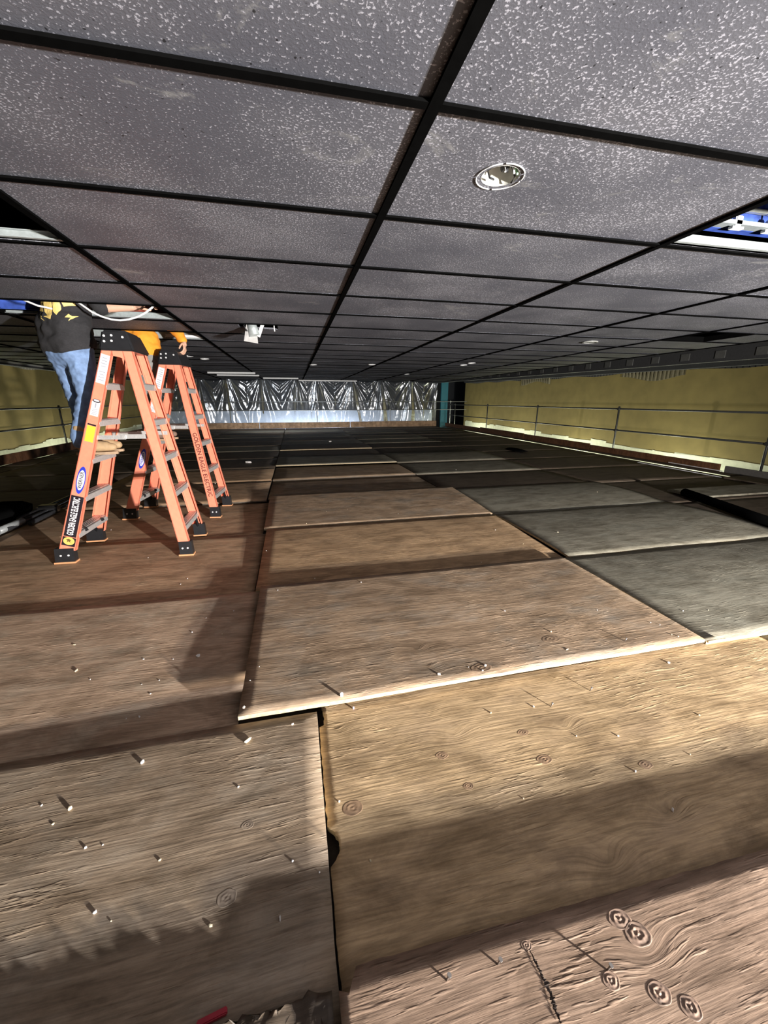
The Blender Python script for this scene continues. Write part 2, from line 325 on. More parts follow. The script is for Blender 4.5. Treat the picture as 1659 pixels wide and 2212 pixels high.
# right hand soffit: recessed plane, a hanging fascia with squares painted paler as reflections, a boxed beam along the wall
def zsof(y): return 0.62 + EYE + 0.0150 * (y - 5.0)
mb = MB()
mb.hexa([(5.66, -2.6, CZ + 0.16), (9.0, -2.6, CZ + 0.16), (9.0, 19.9, CZ + 0.42), (5.66, 19.9, CZ + 0.42)], [(5.66, -2.6, CZ + 0.2), (9.0, -2.6, CZ + 0.2), (9.0, 19.9, CZ + 0.46), (5.66, 19.9, CZ + 0.46)])
mb.hexa([(7.0, -2.6, zsof(-2.6)), (7.12, -2.6, zsof(-2.6)), (7.12, 19.9, zsof(19.9)), (7.0, 19.9, zsof(19.9))], [(7.0, -2.6, CZ + 0.16), (7.12, -2.6, CZ + 0.16), (7.12, 19.9, CZ + 0.42), (7.0, 19.9, CZ + 0.42)])
mb.hexa([(8.78, -2.6, zsof(-2.6) + 0.03), (9.0, -2.6, zsof(-2.6) + 0.03), (9.0, 19.9, zsof(19.9) + 0.03), (8.78, 19.9, zsof(19.9) + 0.03)], [(8.78, -2.6, CZ + 0.16), (9.0, -2.6, CZ + 0.16), (9.0, 19.9, CZ + 0.42), (8.78, 19.9, CZ + 0.42)])
mb.bb(5.66, 5.69, -2.6, 14.75, CZ - 0.01, CZ + 0.2)
struct(mb.build('trim_1', DARKSOFF))
mb = MB()
y = 3.6
while y < 18:
    z = zsof(y); mb.bb(6.985, 7.0, y, y + 0.16, z + 0.05, z + 0.17); y += 0.62
struct(mb.build('trim_2', plain('slot_grey', (0.075, 0.075, 0.07), 0.7)))
# left soffit, stepped
mb = MB()
mb.bb(-6.8, -4.98, -2.6, 19.9, CZ + 0.20, CZ + 0.25)
mb.bb(-5.05, -4.98, -2.6, 19.9, CZ - 0.01, CZ + 0.22)
mb.bb(-5.95, -5.8, -2.6, 19.9, CZ + 0.02, CZ + 0.22)
struct(mb.build('trim_3', DARKSOFF))
mb = MB(); mb.bb(-5.8, -5.79, 6, 15, CZ + 0.06, CZ + 0.11); mb.bb(-4.975, -4.965, 5, 9.5, CZ - 0.005, CZ + 0.02)
struct(mb.build('trim_4', plain('soffit_edge_grey', (0.3, 0.3, 0.28), 0.7)))
# walls
struct(MB().bb(9.0, 9.2, -2.6, 20.2, -3.2, CZ + 0.5).build('wall_right', WALL))
struct(MB().bb(-7.0, -6.8, -2.6, 24, -3.2, CZ + 0.5).build('wall_left', WALL))
struct(MB().bb(-7.0, 12, 23.8, 24, -3.2, 3.4).build('wall_back', plain('hall_black', (0.012, 0.013, 0.016), 0.8)))
struct(MB().bb(9.0, 12, 20.2, 20.4, -3.2, 3.4).build('wall_side', BLACK))
struct(MB().bb(-7, 12, -2.6, 24, -3.4, -3.2).build('floor_auditorium', plain('hall_floor_dark', (0.05, 0.045, 0.04), 0.8)))
struct(MB().bb(-7.0, 9.2, -3.4, -3.2, -3.2, 3.4).build('wall_front', BLACK))
# pale unpainted band with ragged upper edge along the foot of the side walls
def ragged(x, side, y0, y1, zt0, zt1, name, seed):
    r = random.Random(seed); mb = MB(); y = y0
    while y < y1:
        step = r.uniform(0.12, 0.9); yn = min(y1, y + step); t = (y - y0) / (y1 - y0)
        z = zt0 + (zt1 - zt0) * t + r.uniform(-0.035, 0.045)
        a, b = (x - 0.006, x) if side > 0 else (x, x + 0.006)
        mb.hexa([(a, y, -1.6), (b, y, -1.6), (b, yn, -1.6), (a, yn, -1.6)], [(a, y, z), (b, y, z), (b, yn, z + r.uniform(-0.02, 0.02)), (a, yn, z + r.uniform(-0.02, 0.02))])
        y = yn
    return struct(mb.build(name, PALE))
ragged(9.0, 1, 5.55, 20.0, 0.02, 0.22, 'baseboard_right', 5)
ragged(-6.8, -1, 6.0, 20.5, 0.14, 0.20, 'baseboard_left', 9)
# corrugated metal at the wall head; deeper pieces imitate light stripes
def corr(x, sgn, segs, name, m):
    mb = MB()
    for (y0, y1, depth) in segs:
        n = int((y1 - y0) / 0.02); prev = None
        for k in range(n + 1):
            y = y0 + (y1 - y0) * k / n; ph = (y / 0.115) % 1
            off = 0.02 if ph < 0.5 else 0.065
            z0 = zsof(y) + 0.06 if sgn > 0 else CZ + 0.2
            dd = depth * (0.75 + 0.25 * math.sin(y * 3.1))
            xx = x - sgn * off
            cur = [mb.bm.verts.new((xx, y, z0)), mb.bm.verts.new((xx, y, z0 - dd))]
            if prev: mb.bm.faces.new((prev[0], prev[1], cur[1], cur[0]))
            prev = cur
    o = mb.build(name, m)
    md = o.modifiers.new('solid', 'SOLIDIFY'); md.thickness = 0.004
    return struct(o)
corr(9.0, 1, [(5.5, 7.75, 0.07), (9.7, 12.85, 0.08), (14.8, 19.8, 0.08)], 'trim_5', DARKSOFF)
corr(9.0, 1, [(7.8, 9.65, 0.26), (12.9, 14.7, 0.26)], 'trim_6', plain('corrugated_olive', (0.15, 0.13, 0.075), 0.7))  # relief put in for light stripes falling on the wall
corr(-6.8, -1, [(7, 16, 0.12)], 'trim_7', plain('corrugated_grey', (0.2, 0.19, 0.15), 0.7))
# far end: pale parapet behind the plastic, teal door post, dark opening
struct(MB().bb(-5.8, 7.3, 20.55, 20.75, -3.2, 0.80).build('wall_parapet', PARA))
struct(MB().bb(8.15, 8.55, 21.5, 21.62, -3.2, 2.4).build('trim_8', TEAL))

# ------------------------------------------------------------------ plywood deck sheets
SHEETS = []
def sheet(x0, x1, y0, y1, z, mtl, label, th=0.018, tilt=(0, 0), crown=0.0, wav=0.004, skew=0.0, pale=True, left_edge=None, far_edge=None, near_edge=None, nx=24, ny=16, seed=0, twist=0.0, rough=0.0):
    """top surface at z + tilt*offset + crown; grain along X"""
    cx_, cy_ = (x0 + x1) / 2, (y0 + y1) / 2; hx, hy = (x1 - x0) / 2, (y1 - y0) / 2
    def top(u, v):     # u,v in -1..1
        return z + tilt[0] * u * hx + tilt[1] * v * hy + crown * (1 - v * v) * (0.4 + 0.3 * (u + 1)) + twist * u * v + wav * noise.noise(Vector((u * 1.7 + seed * 7.3, v * 1.3, seed * 3.1)))
    bm = bmesh.new(); T = []; B = []
    for j in range(ny + 1):
        v = -1 + 2 * j / ny; rt = []; rb = []
        for i in range(nx + 1):
            u = -1 + 2 * i / nx
            x = u * hx; y = v * hy + skew * u * hx
            if left_edge and i == 0: x += left_edge(y + cy_)
            if left_edge and i == 1: x = max(x, -hx + left_edge(y + cy_) + 0.004)
            if far_edge and j == ny: y += far_edge(x + cx_)
            if near_edge and j == 0: y += near_edge(x + cx_)
            jit = 0.0022 * noise.noise(Vector((x * 9 + seed, y * 9, 1.0)))
            if i in (0, nx): x += jit
            if j in (0, ny): y += jit
            zz = top(u, v) + (rough * (noise.noise(Vector((x * 34 + y * 20, y * 14 - x * 9, 4.0))) + 0.6 * noise.noise(Vector((x * 90 + y * 60, y * 22, 7.0)))) if rough else 0.0); rt.append(bm.verts.new((x, y, zz - z))); rb.append(bm.verts.new((x, y, zz - z - th)))
        T.append(rt); B.append(rb)
    for j in range(ny):
        for i in range(nx):
            f = bm.faces.new((T[j][i], T[j][i + 1], T[j + 1][i + 1], T[j + 1][i])); f.smooth = True
            f = bm.faces.new((B[j][i], B[j + 1][i], B[j + 1][i + 1], B[j][i + 1])); f.material_index = 1
    def side(a, b, c, d): bm.faces.new((a, b, c, d)).material_index = 1
    for i in range(nx):
        side(T[0][i + 1], T[0][i], B[0][i], B[0][i + 1]); side(T[ny][i], T[ny][i + 1], B[ny][i + 1], B[ny][i])
    for j in range(ny):
        side(T[j][0], T[j + 1][0], B[j + 1][0], B[j][0]); side(T[j + 1][nx], T[j][nx], B[j][nx], B[j + 1][nx])
    me = bpy.data.meshes.new('plywood_sheet'); bm.to_mesh(me); bm.free()
    me.materials.append(WOODS[mtl]); me.materials.append(EDGE if pale else EDGE_DARK)
    o = bpy.data.objects.new('plywood_sheet', me); COL.objects.link(o); o.location = (cx_, cy_, z)
    tag(o, label, 'plywood sheet', 'loose plywood sheets covering the deck')
    SHEETS.append((x0, x1, y0, y1, top))
    return o
def deckz(x, y):
    best = None
    for x0, x1, y0, y1, top in SHEETS:
        if x0 <= x <= x1 and y0 <= y <= y1:
            u = 2 * (x - x0) / (x1 - x0) - 1; v = 2 * (y - y0) / (y1 - y0) - 1
            t = top(u, v); best = t if best is None else max(best, t)
    return 0.0 if best is None else best

def notch_edge(y):
    d = 0.004 * noise.noise(Vector((y * 40, 3, 0))) + 0.004
    if 0.80 < y < 0.905: d += 0.045 * math.sin((y - 0.80) / 0.105 * PI) ** 0.7 * (0.7 + 0.3 * noise.noise(Vector((y * 70, 0, 0))))
    if 1.30 < y < 1.44: d += 0.02 + 0.012 * noise.noise(Vector((y * 60, 9, 0)))
    return d
def rag_far(x): return -0.018 + 0.035 * noise.noise(Vector((x * 9, 0, 2))) + 0.014 * noise.noise(Vector((x * 60, 0, 5))) - (0.05 if x > -0.025 else 0)
def chip_far(x): return (-0.035 - 0.01 * noise.noise(Vector((x * 80, 0, 0)))) if x < 0.055 else 0.004 * noise.noise(Vector((x * 22, 1, 0)))
# nearest, raised sheets
sheet(0.02, 2.47, -0.72, 0.530, 0.076, 'pink', 'nearest pinkish plywood sheet with big knots, raised thick edge, bottom right of the photo', th=0.05, far_edge=chip_far, pale=False, nx=120, ny=30, seed=1, skew=-0.018, wav=0.003)
sheet(-2.45, 0.005, -0.72, 0.545, 0.062, 'dark', 'nearest dark plywood sheet with splintered broken edge, at the bottom of the photo', th=0.036, far_edge=rag_far, pale=False, nx=200, ny=90, seed=2, rough=0.012)
# front row
sheet(-2.42, 0.020, 0.22, 1.372, 0.018, 'grey', 'grey-brown plywood sheet in front, left of the straight joint and broken notches', tilt=(0, 0.010), seed=3, skew=-0.004, nx=40, ny=24)
sheet(0.0215, 2.475, 0.22, 1.42, 0.006, 'tan', 'golden tan plywood sheet in front, its left edge broken away in notches', seed=4, left_edge=notch_edge, nx=60, ny=160, wav=0.003)
sheet(-4.88, -2.44, 0.22, 1.40, 0.0, 'brown', 'brown plywood sheet in the front row, left of the grey-brown one', seed=5)
sheet(2.49, 4.93, 0.22, 1.41, 0.0, 'slate', 'dull plywood sheet in the front row, right of the golden tan one', seed=6)
# second row
sheet(-0.293, 2.085, 1.388, 2.575, 0.047, 'brown', 'long-grained brown plywood sheet with pale front edge, centre of the photo', seed=7, tilt=(-0.002, -0.002), skew=0.006, wav=0.006, nx=40, ny=24)
sheet(-2.76, -0.306, 1.395, 2.615, 0.0, 'mauve', 'mauve-brown plywood sheet left of the centre sheet, catching its long shadow', seed=8, tilt=(-0.016, 0.014), nx=40, ny=24, pale=False)
sheet(2.105, 4.60, 1.40, 2.60, 0.024, 'slate', 'grey plywood sheet right of the centre sheet, pale front edge', seed=9, crown=0.034)
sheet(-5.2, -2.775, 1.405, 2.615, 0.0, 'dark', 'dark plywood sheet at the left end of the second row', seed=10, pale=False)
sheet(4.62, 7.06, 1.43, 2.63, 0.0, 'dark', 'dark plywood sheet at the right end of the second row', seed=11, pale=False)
# third row
sheet(-0.335, 2.165, 2.60, 3.91, 0.010, 'amber', 'orange-tan plywood sheet just behind the centre sheet', seed=12, tilt=(0, 0.024), crown=0.006)
sheet(-2.80, -0.350, 2.63, 3.905, -0.012, 'rust', 'rust-brown plywood sheet under the front feet of the nearer ladder', seed=13, tilt=(-0.016, 0.014), pale=False)
sheet(2.185, 4.64, 2.615, 3.91, 0.020, 'slate', 'grey plywood sheet right of the orange-tan one', seed=14, crown=0.036)
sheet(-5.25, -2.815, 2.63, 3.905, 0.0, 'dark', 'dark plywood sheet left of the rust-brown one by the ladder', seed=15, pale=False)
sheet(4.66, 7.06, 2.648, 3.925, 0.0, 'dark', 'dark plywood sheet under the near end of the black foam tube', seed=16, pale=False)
# fourth row
sheet(-0.365, 2.19, 3.945, 5.24, 0.044, 'brown', 'light brown plywood sheet with a pale front edge, beyond the orange-tan one', seed=17, tilt=(0, 0.040), crown=0.004)
sheet(-2.85, -0.380, 3.925, 5.24, -0.015, 'rust', 'reddish plywood sheet under the rear feet of the nearer ladder', seed=18, tilt=(-0.016, 0.004), pale=False)
sheet(2.21, 4.67, 3.945, 5.24, 0.016, 'slate', 'grey plywood sheet in the fourth row, right of the light brown one', seed=19, crown=0.03, tilt=(0, 0.016))
sheet(-5.3, -2.865, 3.925, 5.24, 0.0, 'dark', 'dark plywood sheet under the folded black tripod', seed=20, pale=False)
sheet(4.69, 7.06, 3.945, 5.24, 0.0, 'dark', 'dark plywood sheet under the far end of the black foam tube', seed=21, pale=False)
rows = [5.24, 6.58, 7.93, 9.28, 10.65, 11.95, 13.25, 14.55, 15.8, 17.05, 18.3, 19.55]
cols = [(-5.85, -5.32, 'narrow strip by the left toe boards'), (-5.30, -2.9, 'in the column left of the ladders'), (-2.885, -0.42, 'in the column under the ladders'), (-0.40, 2.07, 'in the central column'), (2.085, 4.60, 'in the column right of centre'), (4.615, 7.06, 'in the column by the right guard rail')]
rw = random.Random(21)
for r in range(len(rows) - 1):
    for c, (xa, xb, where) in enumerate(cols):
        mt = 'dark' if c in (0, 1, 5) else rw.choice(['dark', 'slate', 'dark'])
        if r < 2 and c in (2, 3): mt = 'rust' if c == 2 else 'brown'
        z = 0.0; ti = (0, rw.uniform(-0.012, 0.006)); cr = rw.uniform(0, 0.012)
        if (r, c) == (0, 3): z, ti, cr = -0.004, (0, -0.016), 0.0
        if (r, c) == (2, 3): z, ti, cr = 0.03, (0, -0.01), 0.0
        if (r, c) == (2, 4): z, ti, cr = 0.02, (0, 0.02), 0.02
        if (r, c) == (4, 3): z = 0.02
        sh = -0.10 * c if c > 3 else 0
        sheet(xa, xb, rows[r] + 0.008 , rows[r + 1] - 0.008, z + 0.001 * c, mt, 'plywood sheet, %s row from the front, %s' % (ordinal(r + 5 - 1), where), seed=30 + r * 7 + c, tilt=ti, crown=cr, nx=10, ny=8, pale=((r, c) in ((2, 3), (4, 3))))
# left-hand strips in the near rows
for k, (a, b) in enumerate([(1.40, 2.62), (2.63, 3.91), (3.93, 5.23)]):
    sheet(-5.88, -5.32 if k else -5.22, a, b, 0.0, 'dark', 'narrow dark plywood strip along the left side, %s row' % ordinal(k + 1), seed=90 + k, nx=6, ny=8, pale=False)

# ------------------------------------------------------------------ planks and toe boards
def plank(name, x0, x1, y0, y1, z0, z1, m, label, cat, group=None, rz=0, edge=None):
    mb = MB(); mb.bb(x0, x1, y0, y1, z0, z1, bevel=0.004)
    o = mb.build(name, m, loc=((x0 + x1) / 2, (y0 + y1) / 2, z0)); o.rotation_euler.z = rz
    return tag(o, label, cat, group)
segsR = [(5.6, 8.95, 0.15), (8.97, 12.1, 0.18), (12.12, 15.4, 0.20), (15.42, 19.4, 0.17)]
names = ['nearest reddish brown toe board on the right deck edge, under the nearest rail post', 'reddish brown toe board on the right deck edge, second from the near end', 'brown toe board on the right deck edge, third from the near end', 'farthest brown toe board on the right deck edge, by the dark corner']
for (a, b, h), nm in zip(segsR, names):
    plank('toe_board', 7.62, 7.66, a, b, 0.0, h, FASCIA, nm, 'board', 'toe boards along the right deck edge')
plank('toe_board', 7.70, 7.74, 2.5, 5.56, -0.02, 0.12, plain('grey_board', (0.12, 0.11, 0.10), 0.8), 'grey toe board at the right picture edge, nearer than the brown ones', 'board')
for k, (a, b) in enumerate([(3.0, 6.9), (6.92, 11.2), (11.22, 15.2), (15.22, 19.4)]):
    plank('toe_board', -5.90, -5.86, a, b, 0.0, 0.2, FASCIA, ['near brown toe board on the left deck edge, mostly outside the photo', 'brown toe board on the left deck edge below the yellow wall', 'brown toe board on the left deck edge, seen between the ladder rails', 'farthest toe board on the left deck edge, behind the ladders'][k], 'board', 'toe boards along the left deck edge')
for k, (a, b) in enumerate([(-5.8, -1.6), (-1.58, 2.7), (2.72, 7.2)]):
    plank('toe_board', a, b, 19.56, 19.60, 0.0, 0.27, FASCIA_LIGHT, ['light brown toe board at the far deck end, behind the ladders', 'light brown toe board at the middle of the far deck end', 'light brown toe board at the right of the far deck end'][k], 'board', 'toe boards across the far deck end')
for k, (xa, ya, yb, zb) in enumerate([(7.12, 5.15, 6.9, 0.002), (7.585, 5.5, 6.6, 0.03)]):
    plank('batten', xa, xa + 0.02, ya, yb, zb, zb + 0.012, WHITE, ['thin white batten lying on the deck, farther from the toe boards', 'thin white batten lying against the right toe boards'][k], 'batten', 'white battens by the right toe boards')  # white strips stand in for light leaking up through deck gaps
plank('deck_plank', 7.09, 7.60, 1.6, 5.1, 0.0, 0.03, WOODS['dark'], 'dark deck plank at the right edge, before the battens', 'plank')
plank('deck_plank', 7.40, 7.60, 5.2, 19.4, 0.0, 0.02, WOODS['dark'], 'long dark deck plank along the right toe boards', 'plank')

# ------------------------------------------------------------------ guard rails
def guard(name, A, B, posts, heights, label, m, r=0.022):
    e = empty(name, A, label, 'guard rail')
    A, B = Vector(A), Vector(B)
    for h in heights:
        MB().tube([Vector((0, 0, h)), B - A + Vector((0, 0, h))], r * 0.9, 10).build('rail', m, e)
    for t in posts:
        p = (B - A) * t
        po = MB().tube([p + Vector((0, 0, -0.03)), p + Vector((0, 0, heights[0] + 0.06))], r, 10).build('post', m, e)
        for h in heights:
            MB().box(p + Vector((0, 0, h)), (0.075, 0.075, 0.06), bevel=0.01).build('coupler', m, po)
    return e
L = 19.4 - 1.7
guard('guard_rail', (7.80, 1.7, 0.0), (7.80, 19.4, 0.0), [(y - 1.7) / L for y in (1.75, 5.05, 8.35, 11.72, 15.2, 18.6)], (1.08, 0.57), 'dark pipe guard rail with posts along the right wall', PIPE)
L = 19.4 - 5.4
guard('guard_rail', (-5.97, 5.4, 0.0), (-5.97, 19.4, 0.0), [(y - 5.4) / L for y in (5.5, 8.8, 12.14, 15.5, 18.8)], (1.10, 0.66), 'dark pipe guard rail with posts along the left wall, behind the ladders', PIPE)
guard('guard_rail', (-5.8, 19.72, 0.0), (8.9, 19.72, 0.0), [(x + 5.8) / 14.7 for x in (-5.7, -2.62, 1.12, 4.77, 8.0)], (1.22, 0.82), 'pipe guard rail across the far end, in front of the plastic', PIPE_L, 0.02)

# ------------------------------------------------------------------ plastic sheeting at the far end
pk = [-6.2, -4.1, -2.9, -1.35, 0.25, 1.2, 2.9, 4.35, 5.95, 7.35]
def poly_sheet(xa, xb, label, seed):
    mb = MB(); nx = int((xb - xa) / 0.035); nz = 64; z0, zt = 0.1, 2.32
    G = []
    for j in range(nz + 1):
        t = j / nz; row = []
        for i in range(nx + 1):
            x = xa + (xb - xa) * i / nx
            # nearest hang points
            k = max([q for q in range(len(pk)) if pk[q] <= x] or [0]); k = min(k, len(pk) - 2)
            p0, p1 = pk[k], pk[k + 1]; s = min(1, max(0, (x - p0) / (p1 - p0)))
            sag = 0.17 * (1 - (2 * s - 1) ** 2) ** 0.8
            top = zt - sag - (0.02 * (x - 2)) ** 2
            z = z0 + (top - z0) * t
            d0 = min(abs(x - p0), abs(x - p1)) / (0.10 + 0.75 * (1 - t))
            fold = 0.15 * math.exp(-d0 * d0 * 3) * (0.4 + 0.6 * t)
            a = math.atan2(x - (p0 if s < 0.5 else p1), (zt - z) + 0.15)
            rad = 0.050 * math.sin(a * 13 + seed + k) * (1 - t * 0.5) + 0.02 * math.sin(a * 31 + k * 2.1) * (1 - t * 0.4)
            n1 = 0.12 * noise.noise(Vector((x * 1.3, z * 0.5, seed))) + 0.03 * noise.noise(Vector((x * 4.7 + 0.9 * z, z * 1.4, seed + 5)))
            n2 = 0.005 * noise.noise(Vector((x * 14, z * 9, seed + 9)))
            row.append(mb.bm.verts.new((x, 20.12 - fold + rad + n1 + n2, z)))
        G.append(row)
    for j in range(nz):
        for i in range(nx):
            mb.bm.faces.new((G[j][i], G[j][i + 1], G[j + 1][i + 1], G[j + 1][i])).smooth = True
    o = mb.build('plastic_sheet', POLY, smooth=True)
    return tag(o, label, 'plastic sheet', 'clear plastic dust sheets at the far end')
poly_sheet(-6.2, 1.28, 'clear crumpled plastic dust sheet at the far end, left sheet, behind the ladders', 1.3)
poly_sheet(1.30, 7.35, 'clear crumpled plastic dust sheet at the far end, right sheet, ending at the dark corner', 4.1)
mb = MB(); mb.bb(-6.3, 7.5, 20.2, 20.26, 2.28, 2.36)
struct(mb.build('trim_9', DARKSOFF))

# ------------------------------------------------------------------ step ladders
def text_mesh(txt, size, name, m, parent, mtx, bold=0.0, sx=1.0):
    cu = bpy.data.curves.new('lettering', 'FONT'); cu.body = txt; cu.size = size; cu.align_x = 'CENTER'; cu.align_y = 'CENTER'; cu.offset = bold; cu.extrude = 0.0004; cu.resolution_u = 3
    t = bpy.data.objects.new('lettering', cu); COL.objects.link(t)
    dg = bpy.context.evaluated_depsgraph_get(); me = bpy.data.meshes.new_from_object(t.evaluated_get(dg))
    COL.objects.unlink(t); bpy.data.objects.remove(t); bpy.data.curves.remove(cu)
    me.transform(mtx @ Matrix.Diagonal((sx, 1, 1, 1)))
    me.materials.clear(); me.materials.append(m); me.name = name
    o = bpy.data.objects.new(name, me); COL.objects.link(o); o.parent = parent
    return o
STICK_W = plain('sticker_white', (0.78, 0.76, 0.78), 0.4, noise_amt=0.03)
STICK_Y = plain('sticker_yellow', (0.85, 0.62, 0.05), 0.4, noise_amt=0.03)
STICK_K = plain('sticker_black', (0.02, 0.015, 0.02), 0.4)
INK = plain('print_grey', (0.30, 0.30, 0.34), 0.6)
INK_B = plain('print_blue', (0.03, 0.05, 0.50), 0.4)
INK_R = plain('marker_dark_red', (0.10, 0.012, 0.012), 0.6)
GOLD = plain('emblem_gold', (0.80, 0.55, 0.14), 0.4)
RIVET = plain('rivet_bright', (0.85, 0.85, 0.85), 0.3, metal=0.3)

def ladder(loc, rz, label, handwritten, group):
    root = empty('step_ladder', loc, label, 'ladder', group, rz)
    root.rotation_euler = (0, 0.014, rz)
    H = 1.68
    def rail_x(side, edge, z):            # edge 0 = outer, 1 = inner
        t = z / H
        if side < 0: a = (-0.52, -0.395); b = (0.034, 0.108)
        else: a = (0.515, 0.425); b = (0.235, 0.165)
        return a[edge] + (b[edge] - a[edge]) * t
    def rail_y(fy, z): return fy * (0.285 - 0.125 * z / H)
    rails = {}
    for side in (-1, 1):
        for fy in (-1, 1):
            mb = MB(); zb, zt = 0.10, H
            # web
            def P(edge, z, iny): return Vector((rail_x(side, edge, z), rail_y(fy, z) - fy * iny, z))
            mb.hexa([P(0, zb, 0), P(1, zb, 0), P(1, zb, 0.006), P(0, zb, 0.006)], [P(0, zt, 0), P(1, zt, 0), P(1, zt, 0.006), P(0, zt, 0.006)])
            # flanges turn inward
            for edge in (0, 1):
                d = (0.006 if edge == 0 else -0.006) * (1 if side < 0 else -1)
                dv = Vector((d, 0, 0))
                mb.hexa([P(edge, zb, 0), P(edge, zb, 0) + dv, P(edge, zb, 0.036) + dv, P(edge, zb, 0.036)], [P(edge, zt, 0), P(edge, zt, 0) + dv, P(edge, zt, 0.036) + dv, P(edge, zt, 0.036)])
            r = mb.build('rail', ORANGE, root); rails[(side, fy)] = r
            # foot
            fb = MB()
            x0, x1 = rail_x(side, 0, 0.05), rail_x(side, 1, 0.05); lo, hi = min(x0, x1) - 0.008, max(x0, x1) + 0.006
            sh = -side * 0.02
            def Q(x, z, o): return Vector((x + (-sh) * (0.15 - z) * 2, rail_y(fy, z) + fy * 0.006 - fy * o, z))
            fb.hexa([Q(lo, 0.012, -0.004), Q(hi, 0.012, -0.004), Q(hi, 0.012, 0.062), Q(lo, 0.012, 0.062)], [Q(lo, 0.125, 0), Q(hi, 0.125, 0), Q(hi, 0.125, 0.05), Q(lo, 0.125, 0.05)])
            f = fb.build('foot', BLACK_PLASTIC, root)
            pb = MB().bb(lo - 0.008 + side * 0.005, hi + 0.008 + side * 0.005, rail_y(fy, 0) - 0.035 - fy * 0.022, rail_y(fy, 0) + 0.035 - fy * 0.022, 0.0, 0.014)
            pb.build('foot_pad', RUBBER, f)
            for q in (0.3, 0.7):
                x = lo + (hi - lo) * q; yy = rail_y(fy, 0.07) + fy * 0.008
                MB().tube([(x, yy, 0.068), (x, yy + fy * 0.004, 0.068)], 0.008, 8).build('rivet', RIVET, f)
            # bracing strut from lowest step
            z0 = 0.25; xm = (rail_x(side, 0, 0.1) + rail_x(side, 1, 0.1)) / 2
            MB().tube([(rail_x(side, 1, 0.25) * 0.98, rail_y(fy, 0.25) - fy * 0.13, 0.245), (xm, rail_y(fy, 0.2) - fy * 0.065, 0.19), (xm, rail_y(fy, 0.12) - fy * 0.03, 0.10)], 0.016, 8).build('brace', BLACK_PLASTIC, root)
    # steps
    for side in (-1, 1):
        for z in (0.25, 0.55, 0.85, 1.14, 1.42):
            xo, xi = rail_x(side, 0, z), rail_x(side, 1, z)
            xa, xb = min(xo, xi) + 0.004, max(xo, xi) - 0.004
            ym = rail_y(1, z) - 0.008
            mb = MB(); mb.bb(xa, xb, -ym, ym, z - 0.006, z)
            xf = xb if side > 0 else xa
            s2 = -1 if side > 0 else 1
            mb.bb(min(xf, xf + s2 * 0.004), max(xf, xf + s2 * 0.004), -ym, ym, z - 0.048, z)
            xf = xa if side > 0 else xb
            mb.bb(min(xf, xf - s2 * 0.004), max(xf, xf - s2 * 0.004), -ym, ym, z - 0.048, z)
            for q in range(1, 5):
                xx = xa + (xb - xa) * q / 5; mb.bb(xx - 0.003, xx + 0.003, -ym, ym, z, z + 0.003)
            mb.build('step', ALU, root)
    # top cap
    mb = MB()
    mb.hexa([(0.015, -0.185, 1.655), (0.262, -0.185, 1.655), (0.262, 0.185, 1.655), (0.015, 0.185, 1.655)], [(0.04, -0.145, 1.805), (0.21, -0.145, 1.805), (0.21, 0.145, 1.805), (0.04, 0.145, 1.805)])
    bmesh.ops.bevel(mb.bm, geom=list(mb.bm.edges), offset=0.014, segments=3, affect='EDGES')
    cap = mb.build('top_cap', BLACK_PLASTIC, root)
    for fy in (-1, 1):
        for (x, z) in ((0.06, 1.76), (0.06, 1.72), (0.11, 1.765), (0.11, 1.725), (0.185, 1.755)):
            yy = fy * (0.185 - 0.04 * (z - 1.655) / 0.15)
            MB().tube([(x, yy - fy * 0.002, z), (x, yy + fy * 0.005, z)], 0.0085, 8).build('rivet', RIVET, cap)
    # hinge plates between the rails
    for fy in (-1, 1):
        mb = MB(); y = fy * 0.162
        mb.hexa([(0.09, y, 1.50), (0.22, y, 1.50), (0.22, y - fy * 0.008, 1.50), (0.09, y - fy * 0.008, 1.50)], [(0.06, y, 1.67), (0.24, y, 1.67), (0.24, y - fy * 0.008, 1.67), (0.06, y - fy * 0.008, 1.67)])
        if fy > 0: mb.build('hinge_plate', ORANGE, root)
        else:
            mb.bm.free()
            MB().hexa([(0.10, y, 1.62), (0.19, y, 1.60), (0.19, y - fy * 0.008, 1.60), (0.10, y - fy * 0.008, 1.62)], [(0.10, y, 1.68), (0.20, y, 1.68), (0.20, y - fy * 0.008, 1.68), (0.10, y - fy * 0.008, 1.68)]).build('hinge_plate', ORANGE, root)
    # spreader bars
    for fy in (-1, 1):
        z = 1.0; y = rail_y(fy, z) - fy * 0.02
        xl, xr = rail_x(-1, 1, z) - 0.02, rail_x(1, 1, z) + 0.02
        xm = (xl + xr) / 2
        mb = MB().box(((xl + xm) / 2, y, z + 0.006), (xm - xl + 0.04, 0.006, 0.034)).box(((xr + xm) / 2, y - fy * 0.007, z + 0.012), (xr - xm + 0.04, 0.006, 0.034))
        mb.tube([(xm, y + fy * 0.006, z + 0.01), (xm, y - fy * 0.014, z + 0.01)], 0.012, 8)
        mb.build('spreader_bar', ALU, root)
    # decals on the web of the front rails
    def frame(side, z):
        a = Vector((rail_x(side, 0.5 if False else 0, z) * 0.5 + rail_x(side, 1, z) * 0.5, rail_y(-1, z), z))
        b = Vector((rail_x(side, 0, z + 0.1) * 0.5 + rail_x(side, 1, z + 0.1) * 0.5, rail_y(-1, z + 0.1), z + 0.1))
        v = (b - a).normalized(); u = Vector((1, 0, 0)); u = (u - v * u.dot(v)).normalized(); n = u.cross(v)
        return a, u, v, n
